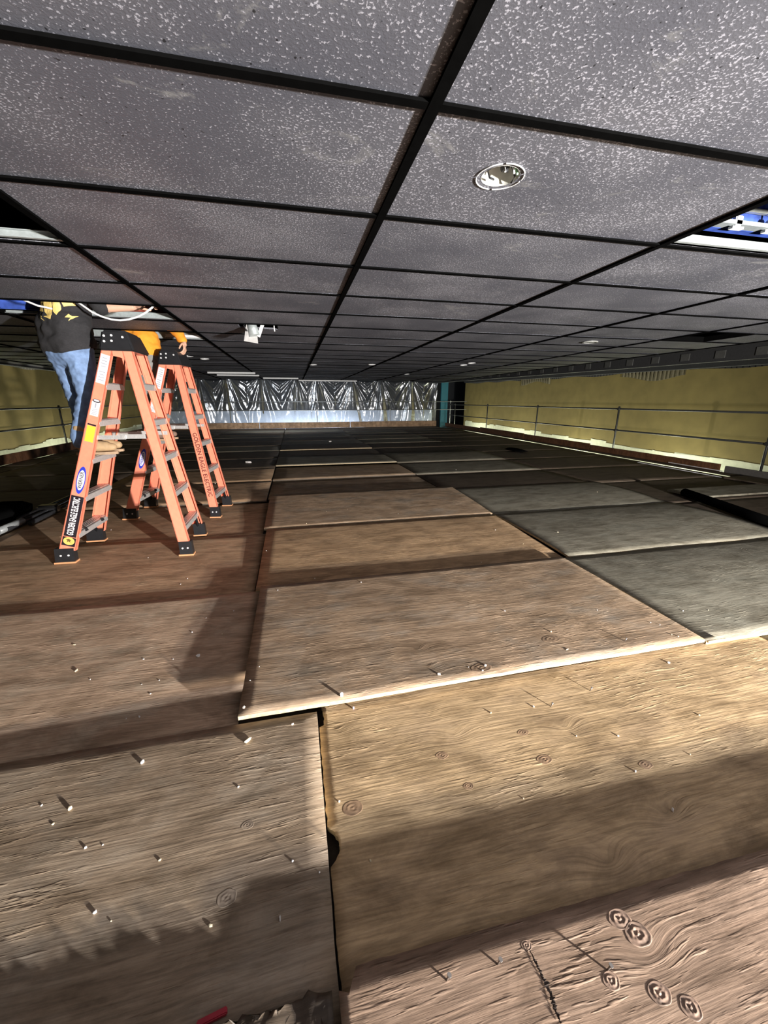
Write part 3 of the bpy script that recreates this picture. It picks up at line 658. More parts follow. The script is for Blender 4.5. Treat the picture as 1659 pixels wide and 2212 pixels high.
    def fmtx(side, z, off=0.0012, rot=0.0):
        a, u, v, n = frame(side, z)
        m = Matrix((( u.x, v.x, n.x, 0), (u.y, v.y, n.y, 0), (u.z, v.z, n.z, 0), (0, 0, 0, 1)))
        m.translation = a + n * off
        return m @ Matrix.Rotation(rot, 4, 'Z')
    def patch(side, z, w_, h_, m, name, off=0.0008, ell=False, dx=0.0):
        a, u, v, n = frame(side, z)
        poly = [(math.cos(k * PI / 16) * w_ / 2 + dx, math.sin(k * PI / 16) * h_ / 2) for k in range(32)] if ell else [(-w_ / 2 + dx, -h_ / 2), (w_ / 2 + dx, -h_ / 2), (w_ / 2 + dx, h_ / 2), (-w_ / 2 + dx, h_ / 2)]
        return MB().prism(poly, a + n * off, u, v, 0.0006).build(name, m, rails[(side, -1)])
    rl = rails[(-1, -1)]
    patch(-1, 1.52, 0.062, 0.22, STICK_W, 'warning_sticker')
    for q in range(9): patch(-1, 1.44 + q * 0.02, 0.042 - 0.006 * (q % 3), 0.005, INK, 'print_line', 0.0016) if q != 4 else None
    patch(-1, 1.285, 0.052, 0.028, STICK_K, 'sticker_header', ell=True, off=0.0012)
    patch(-1, 1.287, 0.04, 0.016, STICK_W, 'sticker_header_oval', ell=True, off=0.002)
    patch(-1, 1.225, 0.056, 0.11, STICK_W, 'danger_sticker')
    for q in range(4): patch(-1, 1.185 + q * 0.012, 0.036, 0.004, INK, 'print_line', 0.0016)
    patch(-1, 1.25, 0.008, 0.035, INK, 'print_figure', 0.0016)
    patch(-1, 1.035, 0.058, 0.125, STICK_Y, 'yellow_sticker')
    patch(-1, 1.105, 0.058, 0.012, STICK_K, 'sticker_header', 0.0012)
    patch(-1, 0.675, 0.062, 0.225, INK_B, 'maker_oval', ell=True)
    patch(-1, 0.675, 0.05, 0.165, STICK_W, 'maker_oval_field', 0.0016, ell=True)
    text_mesh('WERNER', 0.036, 'maker_lettering', STICK_K if not handwritten else INK_B, rl, fmtx(-1, 0.675, 0.0026, PI / 2), 0.0004, 0.95)
    if not handwritten:
        patch(-1, 0.385, 0.088, 0.345, STICK_K, 'name_sticker')
        text_mesh('GOLDEN EAGLE ELECTRIC', 0.064, 'name_lettering', STICK_W, rl, fmtx(-1, 0.385, 0.0018, PI / 2), 0.0016, 0.415)
        a, u, v, n = frame(-1, 0.195)
        patch(-1, 0.180, 0.094, 0.075, STICK_K, 'emblem_backing')
        patch(-1, 0.185, 0.08, 0.066, GOLD, 'emblem', 0.0016, ell=True)
        # dark wing shape inside the round emblem
        a, u, v, n = frame(-1, 0.185)
        MB().prism([(-0.022, 0.010), (-0.004, 0.02), (0.018, 0.006), (0.008, 0.004), (0.012, -0.01), (-0.002, -0.002), (-0.012, -0.014), (-0.010, 0.002)], a + n * 0.0024, u, v, 0.0006).build('emblem_bird', plain('emblem_dark', (0.16, 0.10, 0.03), 0.5), rl)
    else:
        rr = rails[(1, -1)]
        text_mesh('GOLDEN EAGLE ELECTRIC', 0.062, 'handwritten_name', INK_R, rr, fmtx(1, 0.60, 0.0016, -PI / 2), 0.0006, 0.98)
    return root
LGRP = 'orange fibreglass step ladders'
lad1 = ladder((-1.445, 3.735, -0.009), 0.0, 'nearer orange step ladder with black name sticker, carrying the worker in black', False, LGRP)
lad2 = ladder((-1.385, 4.94, -0.012), -0.09, 'farther orange step ladder with handwritten rail, beside the worker in orange', True, LGRP)

# ------------------------------------------------------------------ people
def capsule(bm, a, b, ra, rb, sub=2):
    a, b = Vector(a), Vector(b); vs = []
    for p, r in ((a, ra), (b, rb)):
        s = bmesh.ops.create_icosphere(bm, subdivisions=sub, radius=1.0)['verts']
        rv = (r, r, r) if not hasattr(r, '__len__') else r
        bmesh.ops.scale(bm, vec=rv, verts=s); bmesh.ops.translate(bm, vec=p, verts=s); vs += s
    bmesh.ops.convex_hull(bm, input=list(bm.verts))
    bmesh.ops.delete(bm, geom=[v for v in bm.verts if not v.link_faces], context='VERTS')
    hullf = [f for f in bm.faces]
def blob(name, caps, m, parent, voxel=0.012, smooth=6, wr=0.0, wsc=14, seed=0, xf=None):
    bm = bmesh.new()
    tmp = []
    for (a, b, ra, rb) in caps:
        b2 = bmesh.new(); capsule(b2, a, b, ra, rb); me0 = bpy.data.meshes.new('t'); b2.to_mesh(me0); b2.free(); bm.from_mesh(me0); bpy.data.meshes.remove(me0)
    if xf is not None: bmesh.ops.transform(bm, matrix=xf, verts=bm.verts)
    me = bpy.data.meshes.new('t'); bm.to_mesh(me); bm.free()
    t = bpy.data.objects.new('t', me); COL.objects.link(t)
    r = t.modifiers.new('r', 'REMESH'); r.mode = 'VOXEL'; r.voxel_size = voxel
    s = t.modifiers.new('s', 'SMOOTH'); s.iterations = smooth; s.factor = 0.5
    dg = bpy.context.evaluated_depsgraph_get(); dg.update()
    out = bpy.data.meshes.new_from_object(t.evaluated_get(dg))
    COL.objects.unlink(t); bpy.data.objects.remove(t); bpy.data.meshes.remove(me)
    if wr:
        for v in out.vertices:
            n = v.normal; p = v.co
            d = noise.noise(Vector((p.x * wsc, p.y * wsc, p.z * wsc * 1.8 + seed))) + 0.5 * noise.noise(Vector((p.x * wsc * 2.3, p.y * wsc * 2.3 + seed, p.z * wsc * 4)))
            v.co = p + n * d * wr
    for p in out.polygons: p.use_smooth = True
    out.materials.clear(); out.materials.append(m); out.name = name
    o = bpy.data.objects.new(name, out); COL.objects.link(o); o.parent = parent
    return o
SKIN = plain('skin', (0.62, 0.36, 0.25), 0.55, noise_amt=0.06, nscale=12)
BLACK_CLOTH = plain('black_sweatshirt', (0.021, 0.020, 0.022), 0.9, nscale=90, noise_amt=0.2)
DENIM = plain('blue_denim', (0.17, 0.26, 0.44), 0.85, nscale=22, noise_amt=0.3)
TANBOOT = plain('tan_leather', (0.42, 0.28, 0.15), 0.7)
ORANGE_CLOTH = plain('hi_vis_orange_cloth', (0.90, 0.33, 0.025), 0.85, noise_amt=0.05)
GREYCLOTH = plain('grey_work_trousers', (0.24, 0.235, 0.22), 0.9, nscale=25, noise_amt=0.2)
HAIR = plain('dark_hair', (0.03, 0.02, 0.015), 0.6)
PATCH_Y = plain('print_yellow', (0.85, 0.62, 0.20), 0.6, noise_amt=0.04)

def hand_caps(w, d, side, up=(0, 0, 1), curl=0.5, L=0.18):
    """wrist w, pointing d, palm faces -up; returns capsules for palm, five fingers"""
    d = Vector(d).normalized(); up = Vector(up); up = (up - d * up.dot(d)).normalized(); s = d.cross(up) * side
    w = Vector(w); c = [(w, w + d * 0.03, 0.026, 0.030)]
    for q in (-1.5, -0.5, 0.5, 1.5): c.append((w + d * 0.02 + s * q * 0.010, w + d * 0.085 + s * q * 0.019, 0.015, 0.0125))
    for q, ln in zip((-1.5, -0.5, 0.5, 1.5), (0.062, 0.078, 0.083, 0.073)):
        p0 = w + d * 0.088 + s * q * 0.0195; a = curl
        p1 = p0 + (d * math.cos(a) - up * math.sin(a)) * ln * 0.5; a = curl * 2.1
        p2 = p1 + (d * math.cos(a) - up * math.sin(a)) * ln * 0.32; a = curl * 2.9
        p3 = p2 + (d * math.cos(a) - up * math.sin(a)) * ln * 0.25
        c += [(p0, p1, 0.0095, 0.0085), (p1, p2, 0.0085, 0.008), (p2, p3, 0.008, 0.007)]
    t0 = w + d * 0.025 + s * 0.022; t1 = t0 + (d * 0.6 + s * 0.75 - up * 0.3).normalized() * 0.042; t2 = t1 + (d * 0.85 + s * 0.25 - up * 0.5).normalized() * 0.034; t3 = t2 + (d * 0.9 - up * 0.5).normalized() * 0.026
    c += [(t0, t1, 0.014, 0.011), (t1, t2, 0.011, 0.0095), (t2, t3, 0.0095, 0.008)]
    return c
def boot(name, heel, d, m, parent):
    d = Vector(d).normalized(); h = Vector(heel); z = Vector((0, 0, 1)); s = d.cross(z)
    caps = [(h + z * 0.045, h + z * 0.05 + d * 0.10, 0.040, 0.042), (h + d * 0.10 + z * 0.042, h + d * 0.215 + z * 0.036, 0.044, 0.034), (h + z * 0.06 + d * 0.03, h + z * 0.19 + d * 0.015, 0.046, 0.054), (h + z * 0.06 + d * 0.06, h + d * 0.17 + z * 0.045, 0.042, 0.040)]
    b = blob(name, caps, m, parent, 0.008, 4)
    mb = MB(); pts = []
    for (t, wd) in ((-0.045, 0.022), (-0.03, 0.034), (0.03, 0.038), (0.10, 0.040), (0.17, 0.044), (0.225, 0.036), (0.252, 0.016)):
        pts.append((t, wd))
    poly = [(t, wd) for t, wd in pts] + [(t, -wd) for t, wd in reversed(pts)]
    mb.prism(poly, h + z * 0.0, d, -s, -0.022); mb.build('sole', plain('boot_sole', (0.35, 0.24, 0.15), 0.8), b)
    return b
def head_caps(c, d):
    c = Vector(c); d = Vector(d).normalized(); z = Vector((0, 0, 1)); s = d.cross(z)
    return [(c, c + z * 0.045, 0.088, 0.094), (c + d * 0.03 - z * 0.045, c + d * 0.055 - z * 0.075, 0.066, 0.048),
            (c + d * 0.092 + z * 0.012, c + d * 0.112 - z * 0.022, 0.011, 0.016), (c + d * 0.088 - z * 0.06 - s * 0.016, c + d * 0.088 - z * 0.06 + s * 0.016, 0.012, 0.012),
            (c + d * 0.082 + z * 0.03 - s * 0.045, c + d * 0.086 + z * 0.033 + s * 0.0, 0.014, 0.012), (c + d * 0.082 + z * 0.03 + s * 0.045, c + d * 0.086 + z * 0.033, 0.014, 0.012),
            (c + s * 0.092 + z * 0.015, c + s * 0.094 - z * 0.03, 0.018, 0.012), (c - s * 0.092 + z * 0.015, c - s * 0.094 - z * 0.03, 0.018, 0.012)]

def worker(spec):
    o = Vector(spec['pelvis']); root = empty('person', (o.x, o.y, 0.0), spec['label'], 'person')
    R = lambda p: Vector(p) - Vector((o.x, o.y, 0.0))
    f = Vector(spec['face']).normalized(); z = Vector((0, 0, 1)); s = f.cross(z)    # s = person's right
    pel, chest, head = R(spec['pelvis']), R(spec['chest']), R(spec['head'])
    hips = [pel - s * 0.095 - z * 0.02, pel + s * 0.095 - z * 0.02]
    knees = [R(k) for k in spec['knees']]; ank = [R(k) for k in spec['ankles']]
    sh = [chest - s * 0.185 + z * 0.10, chest + s * 0.185 + z * 0.10]
    elb = [R(k) for k in spec['elbows']]; wri = [R(k) for k in spec['wrists']]; hd = [Vector(k).normalized() for k in spec['hand_dirs']]
    # continuous body
    caps = [(pel - s * 0.06, pel + s * 0.06, 0.125, 0.125), (pel + z * 0.05, chest - z * 0.05, 0.128, 0.135), (chest - s * 0.09, chest + s * 0.09, 0.125, 0.125), (chest + z * 0.10 - s * 0.10, chest + z * 0.10 + s * 0.10, 0.085, 0.085), (chest + z * 0.13, head - z * 0.08, 0.062, 0.055)]
    caps += head_caps(head, f)
    for i in (0, 1):
        caps += [(hips[i], knees[i], 0.092, 0.062), (knees[i], ank[i], 0.060, 0.040), (ank[i], ank[i] + f * 0.02 - z * 0.05, 0.04, 0.038)]
        caps += [(sh[i], elb[i], 0.056, 0.042), (elb[i], wri[i], 0.043, 0.028)]
    body = blob('body', caps, SKIN, root, 0.011, 5)
    for i in (0, 1):
        pass
    # hands are merged into the body mesh at finer resolution, then joined so the body stays one mesh
    bm = bmesh.new(); bm.from_mesh(body.data)
    for i in (0, 1):
        hb = blob('t_hand', hand_caps(wri[i], hd[i], (-1 if i == 0 else 1) * spec.get('thumb', 1), spec['hand_ups'][i], spec['curls'][i]), SKIN, None, 0.0042, 2)
        bm.from_mesh(hb.data); me = hb.data; bpy.data.objects.remove(hb); bpy.data.meshes.remove(me)
    bm.to_mesh(body.data); bm.free()
    for p in body.data.polygons: p.use_smooth = True
    # clothes
    hem = spec['hem']
    pc = [(pel - s * 0.065 + z * 0.05, pel + s * 0.065 + z * 0.05, 0.137, 0.137), (pel - s * 0.07 - z * 0.05, pel + s * 0.07 - z * 0.05, 0.132, 0.132)]
    for i in (0, 1):
        pc += [(hips[i], knees[i], 0.112, 0.084), (knees[i], ank[i] - z * 0.0, 0.084, 0.066), (ank[i], ank[i] - z * 0.03, 0.068, 0.066)]
    blob('trousers', pc, spec['trouser_mat'], root, 0.011, 4, 0.009, 13, 3)
    sc = [(chest - s * 0.10, chest + s * 0.10, 0.148, 0.148), (chest + z * 0.09 - s * 0.12, chest + z * 0.09 + s * 0.12, 0.105, 0.105), (chest - z * 0.05, pel + z * 0.10, 0.16, 0.165)]
    sc += [(pel + z * hem - s * 0.075, pel + z * hem + s * 0.075, 0.158, 0.158), (pel + z * 0.14 - s * 0.07, pel + z * 0.14 + s * 0.07, 0.155, 0.155)]
    for i in (0, 1):
        q = spec['sleeve'][i]; end = elb[i].lerp(wri[i], q)
        sc += [(sh[i], elb[i], 0.080, 0.064), (elb[i], end, 0.064, 0.050)]
    shirt = blob('shirt', sc, spec['shirt_mat'], root, 0.011, 4, 0.008, 11, 8)
    # cut the shirt straight at its hem
    bm = bmesh.new(); bm.from_mesh(shirt.data)
    cutz = pel.z + hem - 0.075
    bmesh.ops.bisect_plane(bm, geom=list(bm.verts) + list(bm.edges) + list(bm.faces), plane_co=(pel.x, pel.y, cutz), plane_no=Vector(spec.get('hem_n', (0, 0, 1))), clear_inner=True)
    bm.to_mesh(shirt.data); bm.free()
    md = shirt.modifiers.new('cloth', 'SOLIDIFY'); md.thickness = 0.006; md.offset = -1
    for i in (0, 1): boot('boot', ank[i] - z * 0.125 - f * 0.0, spec['toe'], spec['boot_mat'], root)
    hc = Vector(head); hcaps = [(hc + z * 0.055 - f * 0.012, hc + z * 0.015 - f * 0.035, 0.096, 0.088), (hc - f * 0.03 - z * 0.01, hc - f * 0.035 - z * 0.045, 0.082, 0.06)]
    blob('hair', hcaps, HAIR, root, 0.012, 3, 0.004, 30)
    return root, shirt

p1, shirt1 = worker(dict(label='person in black sweatshirt and blue jeans standing on the nearer ladder, head above the ceiling', pelvis=(-1.74, 3.87, 1.70), chest=(-1.67, 3.87, 2.13), head=(-1.63, 3.90, 2.42), face=(0.55, 0.83, 0),
    knees=[(-1.785, 3.95, 1.33), (-1.64, 3.81, 1.32)], ankles=[(-1.75, 3.90, 0.991), (-1.725, 3.72, 0.991)], toe=(0.95, 0.1, 0),
    elbows=[(-1.96, 3.99, 2.38), (-1.43, 3.80, 1.985)], wrists=[(-1.80, 4.02, 2.60), (-1.195, 3.82, 2.000)], hand_dirs=[(0.4, 0.2, 0.8), (0.9, 0.1, 0.35)], hand_ups=[(0, -1, 0), (0, -0.4, 1)], curls=[0.5, 0.45],
    hem=0.02, hem_n=(-0.22, -0.1, 1), sleeve=[0.8, 0.10], shirt_mat=BLACK_CLOTH, trouser_mat=DENIM, boot_mat=TANBOOT))
p2, shirt2 = worker(dict(label='person in orange long-sleeved shirt and grey trousers on the farther ladder, hand on its cap', pelvis=(-1.58, 5.09, 1.77), chest=(-1.60, 5.08, 2.19), head=(-1.57, 5.08, 2.47), face=(0.75, 0.66, 0),
    knees=[(-1.55, 5.17, 1.38), (-1.55, 4.98, 1.38)], ankles=[(-1.60, 5.10, 0.990), (-1.59, 4.92, 0.990)], toe=(1, -0.05, 0),
    elbows=[(-1.56, 5.36, 2.42), (-1.20, 5.02, 2.02)], wrists=[(-1.42, 5.32, 2.63), (-1.125, 4.97, 1.895)], hand_dirs=[(0.5, 0, 0.8), (0.12, -0.35, -0.93)], hand_ups=[(0, -1, 0), (0.9, 0.1, 0.2)], curls=[0.5, 0.5],
    hem=0.06, hem_n=(0.16, 0, 1), sleeve=[0.9, 0.82], shirt_mat=ORANGE_CLOTH, trouser_mat=GREYCLOTH, boot_mat=plain('brown_boot', (0.22, 0.14, 0.10), 0.7)))
# printed yellow motif on the back of the black sweatshirt (wrapped on the cloth)
def wrap_print(shirt, parent, polys, centre, nrm, m, name):
    dg = bpy.context.evaluated_depsgraph_get(); dg.update()
    bv = BVHTree.FromPolygons([v.co.copy() for v in shirt.data.vertices], [list(p.vertices) for p in shirt.data.polygons])
    n = Vector(nrm).normalized(); z = Vector((0, 0, 1)); u = z.cross(n).normalized(); v = n.cross(u); c = Vector(centre) - parent.location
    for poly in polys:
        bm = bmesh.new()
        f = bm.faces.new([bm.verts.new((a, b, 0)) for a, b in poly])
        bmesh.ops.triangulate(bm, faces=bm.faces); bmesh.ops.subdivide_edges(bm, edges=bm.edges, cuts=3, use_grid_fill=True)
        for vert in bm.verts:
            p = c + u * vert.co.x + v * vert.co.y + n * 0.5
            h = bv.ray_cast(p, -n)
            vert.co = (h[0] if h[0] else p - n * 0.5) + n * 0.0035
        me = bpy.data.meshes.new(name); bm.to_mesh(me); bm.free(); me.materials.append(m)
        o = bpy.data.objects.new(name, me); COL.objects.link(o); o.parent = shirt
polys = [[(-0.125, 0.10), (-0.09, 0.10), (-0.09, 0.14), (-0.07, 0.14), (-0.07, 0.10), (-0.05, 0.095), (-0.045, 0.02), (-0.115, 0.035)],
         [(-0.04, 0.14), (0.03, 0.13), (0.035, 0.0), (0.015, -0.035), (-0.045, -0.012), (-0.01, -0.008), (-0.035, 0.02)],
         [(0.04, 0.13), (0.085, 0.13), (0.082, 0.04), (0.065, -0.005), (0.038, 0.02)],
         [(0.09, 0.12), (0.155, 0.115), (0.15, 0.075), (0.095, 0.06)],
         [(-0.085, 0.0), (-0.06, -0.012), (-0.068, -0.02), (-0.045, -0.045), (-0.075, -0.025), (-0.07, -0.015)],
         [(0.125, 0.01), (0.14, -0.005), (0.16, 0.0), (0.13, -0.045), (0.137, -0.018), (0.115, -0.02)]]
wrap_print(shirt1, p1, polys, (-1.745, 3.75, 1.905), (-0.35, -0.92, 0.0), PATCH_Y, 'shirt_print')

# ------------------------------------------------------------------ openings in the ceiling: channels, pipes, cable
def bar(name, x0, x1, y0, y1, z0, z1, m, label, cat, lip=True):
    mb = MB(); mb.bb(x0, x1, y0, y1, z0, z1)
    if lip: mb.bb(x0, x1, y0 - 0.018, y1, z0, z0 + 0.004); mb.bb(x0, x1, y0 - 0.012, y1, z1 - 0.004, z1)
    return tag(mb.build(name, m, loc=((x0 + x1) / 2, (y0 + y1) / 2, z0)), label, cat)
bar('steel_channel', -3.5, -0.97, 2.335, 2.35, CZ + 0.002, CZ + 0.036, GALV, 'pale steel channel at the far side of the black ceiling opening, upper left', 'channel')
bar('steel_channel', 1.74, 4.3, 1.725, 1.74, CZ + 0.002, CZ + 0.036, GALV, 'pale steel channel across the ceiling opening at the right picture edge', 'channel')
bar('steel_channel', -3.5, -0.97, 4.18, 4.195, CZ + 0.002, CZ + 0.05, GALV, 'grey steel channel above the arms of the worker in black', 'channel')
bar('steel_channel', -3.5, -0.97, 5.41, 5.425, CZ + 0.002, CZ + 0.075, GALV, 'pale steel channel in the opening behind the worker in orange', 'channel')
bar('steel_channel', -1.38, -0.97, 5.30, 5.315, CZ + 0.002, CZ + 0.03, WHITE, 'thin white channel in the opening beside the worker in orange', 'channel')
bar('steel_beam', -1.45, -0.75, 4.30, 4.36, CZ + 0.03, CZ + 0.30, REDST, 'red oxide beam above the ceiling, right of the arm of the worker in black', 'beam')
bar('steel_beam', -3.4, -1.95, 4.12, 4.16, CZ + 0.02, CZ + 0.10, BLUELIT, 'blue steel channel above the ceiling, left of the worker in black', 'beam')
# right opening: strut coloured for blue LED light, white clamps
t = empty('pipe_strut', (2.75, 2.15, 2.23), 'blue painted strut with white clamps in the ceiling opening at the right', 'strut')
MB().box((0.1, 0, 0.09), (1.3, 0.05, 0.16)).build('web', BLUELIT, t)
MB().box((0.1, -0.06, 0.02), (1.3, 0.06, 0.02)).build('flange', GALV, t)
MB().box((0.1, -0.05, 0.10), (1.3, 0.02, 0.02)).build('lip', GALV, t)
for x in (-0.22, 0.02, 0.26):
    c = MB().box((x, -0.075, 0.03), (0.05, 0.03, 0.05), bevel=0.006).box((x, -0.075, -0.005), (0.08, 0.025, 0.012)); c.build('clamp', WHITE, t)
    MB().tube([(x, -0.07, 0.05), (x - 0.02, -0.05, 0.30)], 0.007, 8).build('hanger_rod', GALV, t)
# white cable loop
pts = [Vector((-2.02, 3.80, 2.09)), Vector((-1.867, 3.64, 1.99)), Vector((-1.775, 3.63, 1.948))]
o = MB().tube([Vector((-2.1, 3.9, 2.14)), Vector((-1.95, 3.70, 2.03)), Vector((-1.87, 3.635, 1.985)), Vector((-1.775, 3.63, 1.946)), Vector((-1.70, 3.66, 1.935))], 0.007, 8).build('cable', WHITE)
tag(o, 'white cable end coming from the ceiling opening, left of the yellow shirt print', 'cable')
cp = [(-1.58, 3.68, 2.05), (-1.516, 3.63, 1.985), (-1.423, 3.62, 1.914), (-1.365, 3.62, 1.888), (-1.307, 3.62, 1.872), (-1.245, 3.62, 1.868), (-1.18, 3.62, 1.878), (-1.115, 3.62, 1.90), (-1.06, 3.62, 1.93), (-1.015, 3.625, 1.965), (-0.985, 3.63, 2.0), (-0.97, 3.66, 2.05)]
o = MB().tube(cp, 0.0075, 8).build('cable', WHITE); tag(o, 'white cable hanging in a loop from the ceiling before the worker in black', 'cable')

# recessed light without its trim, wires showing
t = empty('recessed_light', (0.705, 1.40, CZ), 'open recessed ceiling light with loose wires, upper right, nearest the camera', 'ceiling light')
mb = MB(); n = 48
for k in range(n):
    if (k * 7) % 11 == 0: continue
    a0, a1 = k * 2 * PI / n, (k + 1) * 2 * PI / n
    p = lambda r, a, z: Vector((r * math.cos(a), r * math.sin(a), z))
    mb.hexa([p(0.0748, a0, -0.0015), p(0.078, a0, -0.0015), p(0.078, a1, -0.0015), p(0.0748, a1, -0.0015)], [p(0.0748, a0, 0.001), p(0.078, a0, 0.001), p(0.078, a1, 0.001), p(0.0748, a1, 0.001)])
mb.build('cut_ring', WHITE, t)
mb = MB()
ring = lambda r, z: [mb.bm.verts.new((r * math.cos(k * 2 * PI / 32), r * math.sin(k * 2 * PI / 32), z)) for k in range(32)]
a, b, c = ring(0.061, 0.002), ring(0.061, 0.03), ring(0.052, 0.13)
for A, B in ((a, b), (b, c)):
    for k in range(32): mb.bm.faces.new((A[k], A[(k + 1) % 32], B[(k + 1) % 32], B[k])).smooth = True
mb.bm.faces.new(c)
mb.build('can', plain('can_white', (0.55, 0.55, 0.50), 0.35), t)
MB().tube([(-0.005, -0.01, 0.09), (-0.01, -0.012, 0.035)], 0.010, 10).build('wire_nut', plain('red_plastic', (0.6, 0.05, 0.06), 0.4), t)
MB().box((0.02, 0.01, 0.06), (0.022, 0.03, 0.07), bevel=0.004).build('lamp_socket', BLACK_PLASTIC, t)
for q, (pp, m_) in enumerate([([(-0.01, 0, 0.08), (-0.03, -0.02, 0.02), (-0.055, -0.02, 0.004), (-0.035, 0.005, -0.002), (-0.008, 0.03, 0.006)], BLACK_PLASTIC), ([(0.0, 0, 0.09), (0.012, -0.02, 0.03), (0.004, -0.04, -0.004)], BLACK_PLASTIC), ([(0.01, 0, 0.09), (-0.006, -0.03, 0.03), (-0.006, -0.045, -0.006)], WHITE), ([(0.03, 0, 0.08), (0.03, -0.02, 0.03), (0.028, -0.04, -0.004)], WHITE), ([(0.04, 0, 0.08), (0.05, -0.01, 0.02), (0.045, -0.03, 0.0)], plain('green_wire', (0.3, 0.65, 0.35), 0.5)), ([(0.035, 0.01, 0.06), (0.055, 0.005, 0.01), (0.05, 0.02, -0.002)], BLACK_PLASTIC)]):
    MB().tube(pp, 0.0032, 6).build('wire', m_, t)
# other downlights
def downlight(x, y, r, label, m=WHITE):
    t = empty('downlight', (x, y, CZ), label, 'ceiling light', 'small round downlights in the ceiling')
    mb = MB(); p = lambda rr, a, z: Vector((rr * math.cos(a), rr * math.sin(a), z))
    for k in range(24):
        a0, a1 = k * PI / 12, (k + 1) * PI / 12
        mb.hexa([p(r * 0.8, a0, -0.012), p(r, a0, -0.012), p(r, a1, -0.012), p(r * 0.8, a1, -0.012)], [p(r * 0.8, a0, 0.004), p(r * 1.0, a0, -0.002), p(r * 1.0, a1, -0.002), p(r * 0.8, a1, 0.004)])
    mb.build('trim_ring', m, t)
    MB().tube([(0, 0, -0.006), (0, 0, -0.002)], r * 0.8, 24).build('lens', BLACK_PLASTIC, t)
downlight(3.64, 4.52, 0.09, 'round downlight with pale rim in the ceiling near the black square opening', plain('rim_grey', (0.35, 0.35, 0.33), 0.5))
for (x, y, lb) in [(-1.62, 7.35, 'round downlight above and right of the farther ladder, nearer of a pair'), (-1.45, 7.75, 'round downlight right of the farther ladder, farther of a pair'), (0.45, 8.5, 'round downlight near the middle of the far ceiling'), (1.6, 8.2, 'round downlight right of the middle of the far ceiling'), (3.45, 7.9, 'round downlight at the far right of the ceiling, farther of a pair'), (3.42, 7.45, 'round downlight at the far right of the ceiling, nearer of a pair'), (3.1, 10.9, 'farthest round downlight, by the right end of the plastic')]:
    downlight(x, y, 0.075, lb)
downlight.__doc__ = None
# broken fixture hanging out of its hole
t = empty('hanging_fixture', (-0.36, 4.36, CZ), 'broken white light fixture hanging out of a hole in the ceiling', 'light fixture')
MB().hexa([(-0.07, -0.03, -0.14), (0.06, 0.0, -0.155), (0.06, 0.004, -0.155), (-0.07, -0.026, -0.14)], [(-0.03, 0.02, 0.06), (0.05, 0.03, 0.06), (0.05, 0.034, 0.06), (-0.03, 0.024, 0.06)]).build('reflector_flap', plain('flap_grey', (0.38, 0.37, 0.36), 0.5), t)
MB().tube([(0.0, 0.03, 0.07), (0.035, 0.0, -0.09)], 0.04, 16, r1=0.055).build('lamp_can', GALV, t)
MB().box((0.10, 0.0, -0.02), (0.03, 0.02, 0.16), rot=Matrix.Rotation(0.4, 3, 'Y')).build('bracket', WHITE, t)
MB().tube([(-0.02, 0, 0.1), (-0.06, -0.02, 0.0), (-0.03, -0.03, -0.05)], 0.006, 6).build('wire', BLACK_PLASTIC, t)
o = MB().tube([(-0.13, 4.25, CZ + 0.05), (-0.132, 4.255, CZ - 0.03), (-0.128, 4.25, CZ - 0.055)], 0.006, 6).build('wire_end', WHITE); tag(o, 'short white wire end hanging beside the broken fixture', 'wire')
# dark return-air grille and far white trims
for k, (xa, xb, y, lb) in enumerate([(-2.03, -0.89, 11.0, 'long white fluorescent fixture edge in the far ceiling, nearest of the four'), (-1.98, -0.87, 12.0, 'long white fluorescent fixture edge in the far ceiling, second of the four'), (-0.85, 0.22, 13.3, 'long white fluorescent fixture edge in the far ceiling, third of the four'), (0.25, 2.3, 14.6, 'longest white fixture edge at the far end of the ceiling')]):
    bar('strip_light', xa, xb, y, y + 0.05, CZ - 0.05, CZ - 0.012, WHITE, lb, 'strip light', lip=False)['group'] = 'white strip lights in the far ceiling'

# ------------------------------------------------------------------ things lying on the deck
def lump(bm, c, d, seed, rz):
    s = bmesh.ops.create_icosphere(bm, subdivisions=2, radius=1.0)['verts']
    r = random.Random(seed)
    for v in s:
        n = noise.noise(v.co * 1.4 + Vector((seed * 3.7, 0, 0)))
        v.co = v.co * (1 + 0.45 * n); v.co.x = max(-0.8, min(0.8, v.co.x)); v.co.z = max(-0.75, min(0.75, v.co.z))
        v.co = Vector((v.co.x * d[0], v.co.y * d[1], v.co.z * d[2])) * 0.62
    bmesh.ops.rotate(bm, cent=(0, 0, 0), matrix=Matrix.Rotation(rz, 3, 'Z'), verts=s)
    zm = min(v.co.z for v in s)
    for v in s: v.co.z -= zm
    bmesh.ops.translate(bm, vec=c, verts=s)
CR, CU, CB = rx, up, bk
def on_deck(px, py):
    d = CR * (px - 829.5) - CU * (py - 1106.0) - CB * 840.0
    z = 0.0
    for _ in range(4):
        t = (z - EYE) / d.z; p = d * t; z = deckz(p.x, p.y)
    return Vector((p.x, p.y, z))
CHIP_Y = plain('chip_cream', (0.72, 0.62, 0.42), 0.8); CHIP_P = plain('chip_lilac', (0.45, 0.40, 0.62), 0.6); CHIP_K = plain('chip_grey', (0.25, 0.22, 0.2), 0.8)
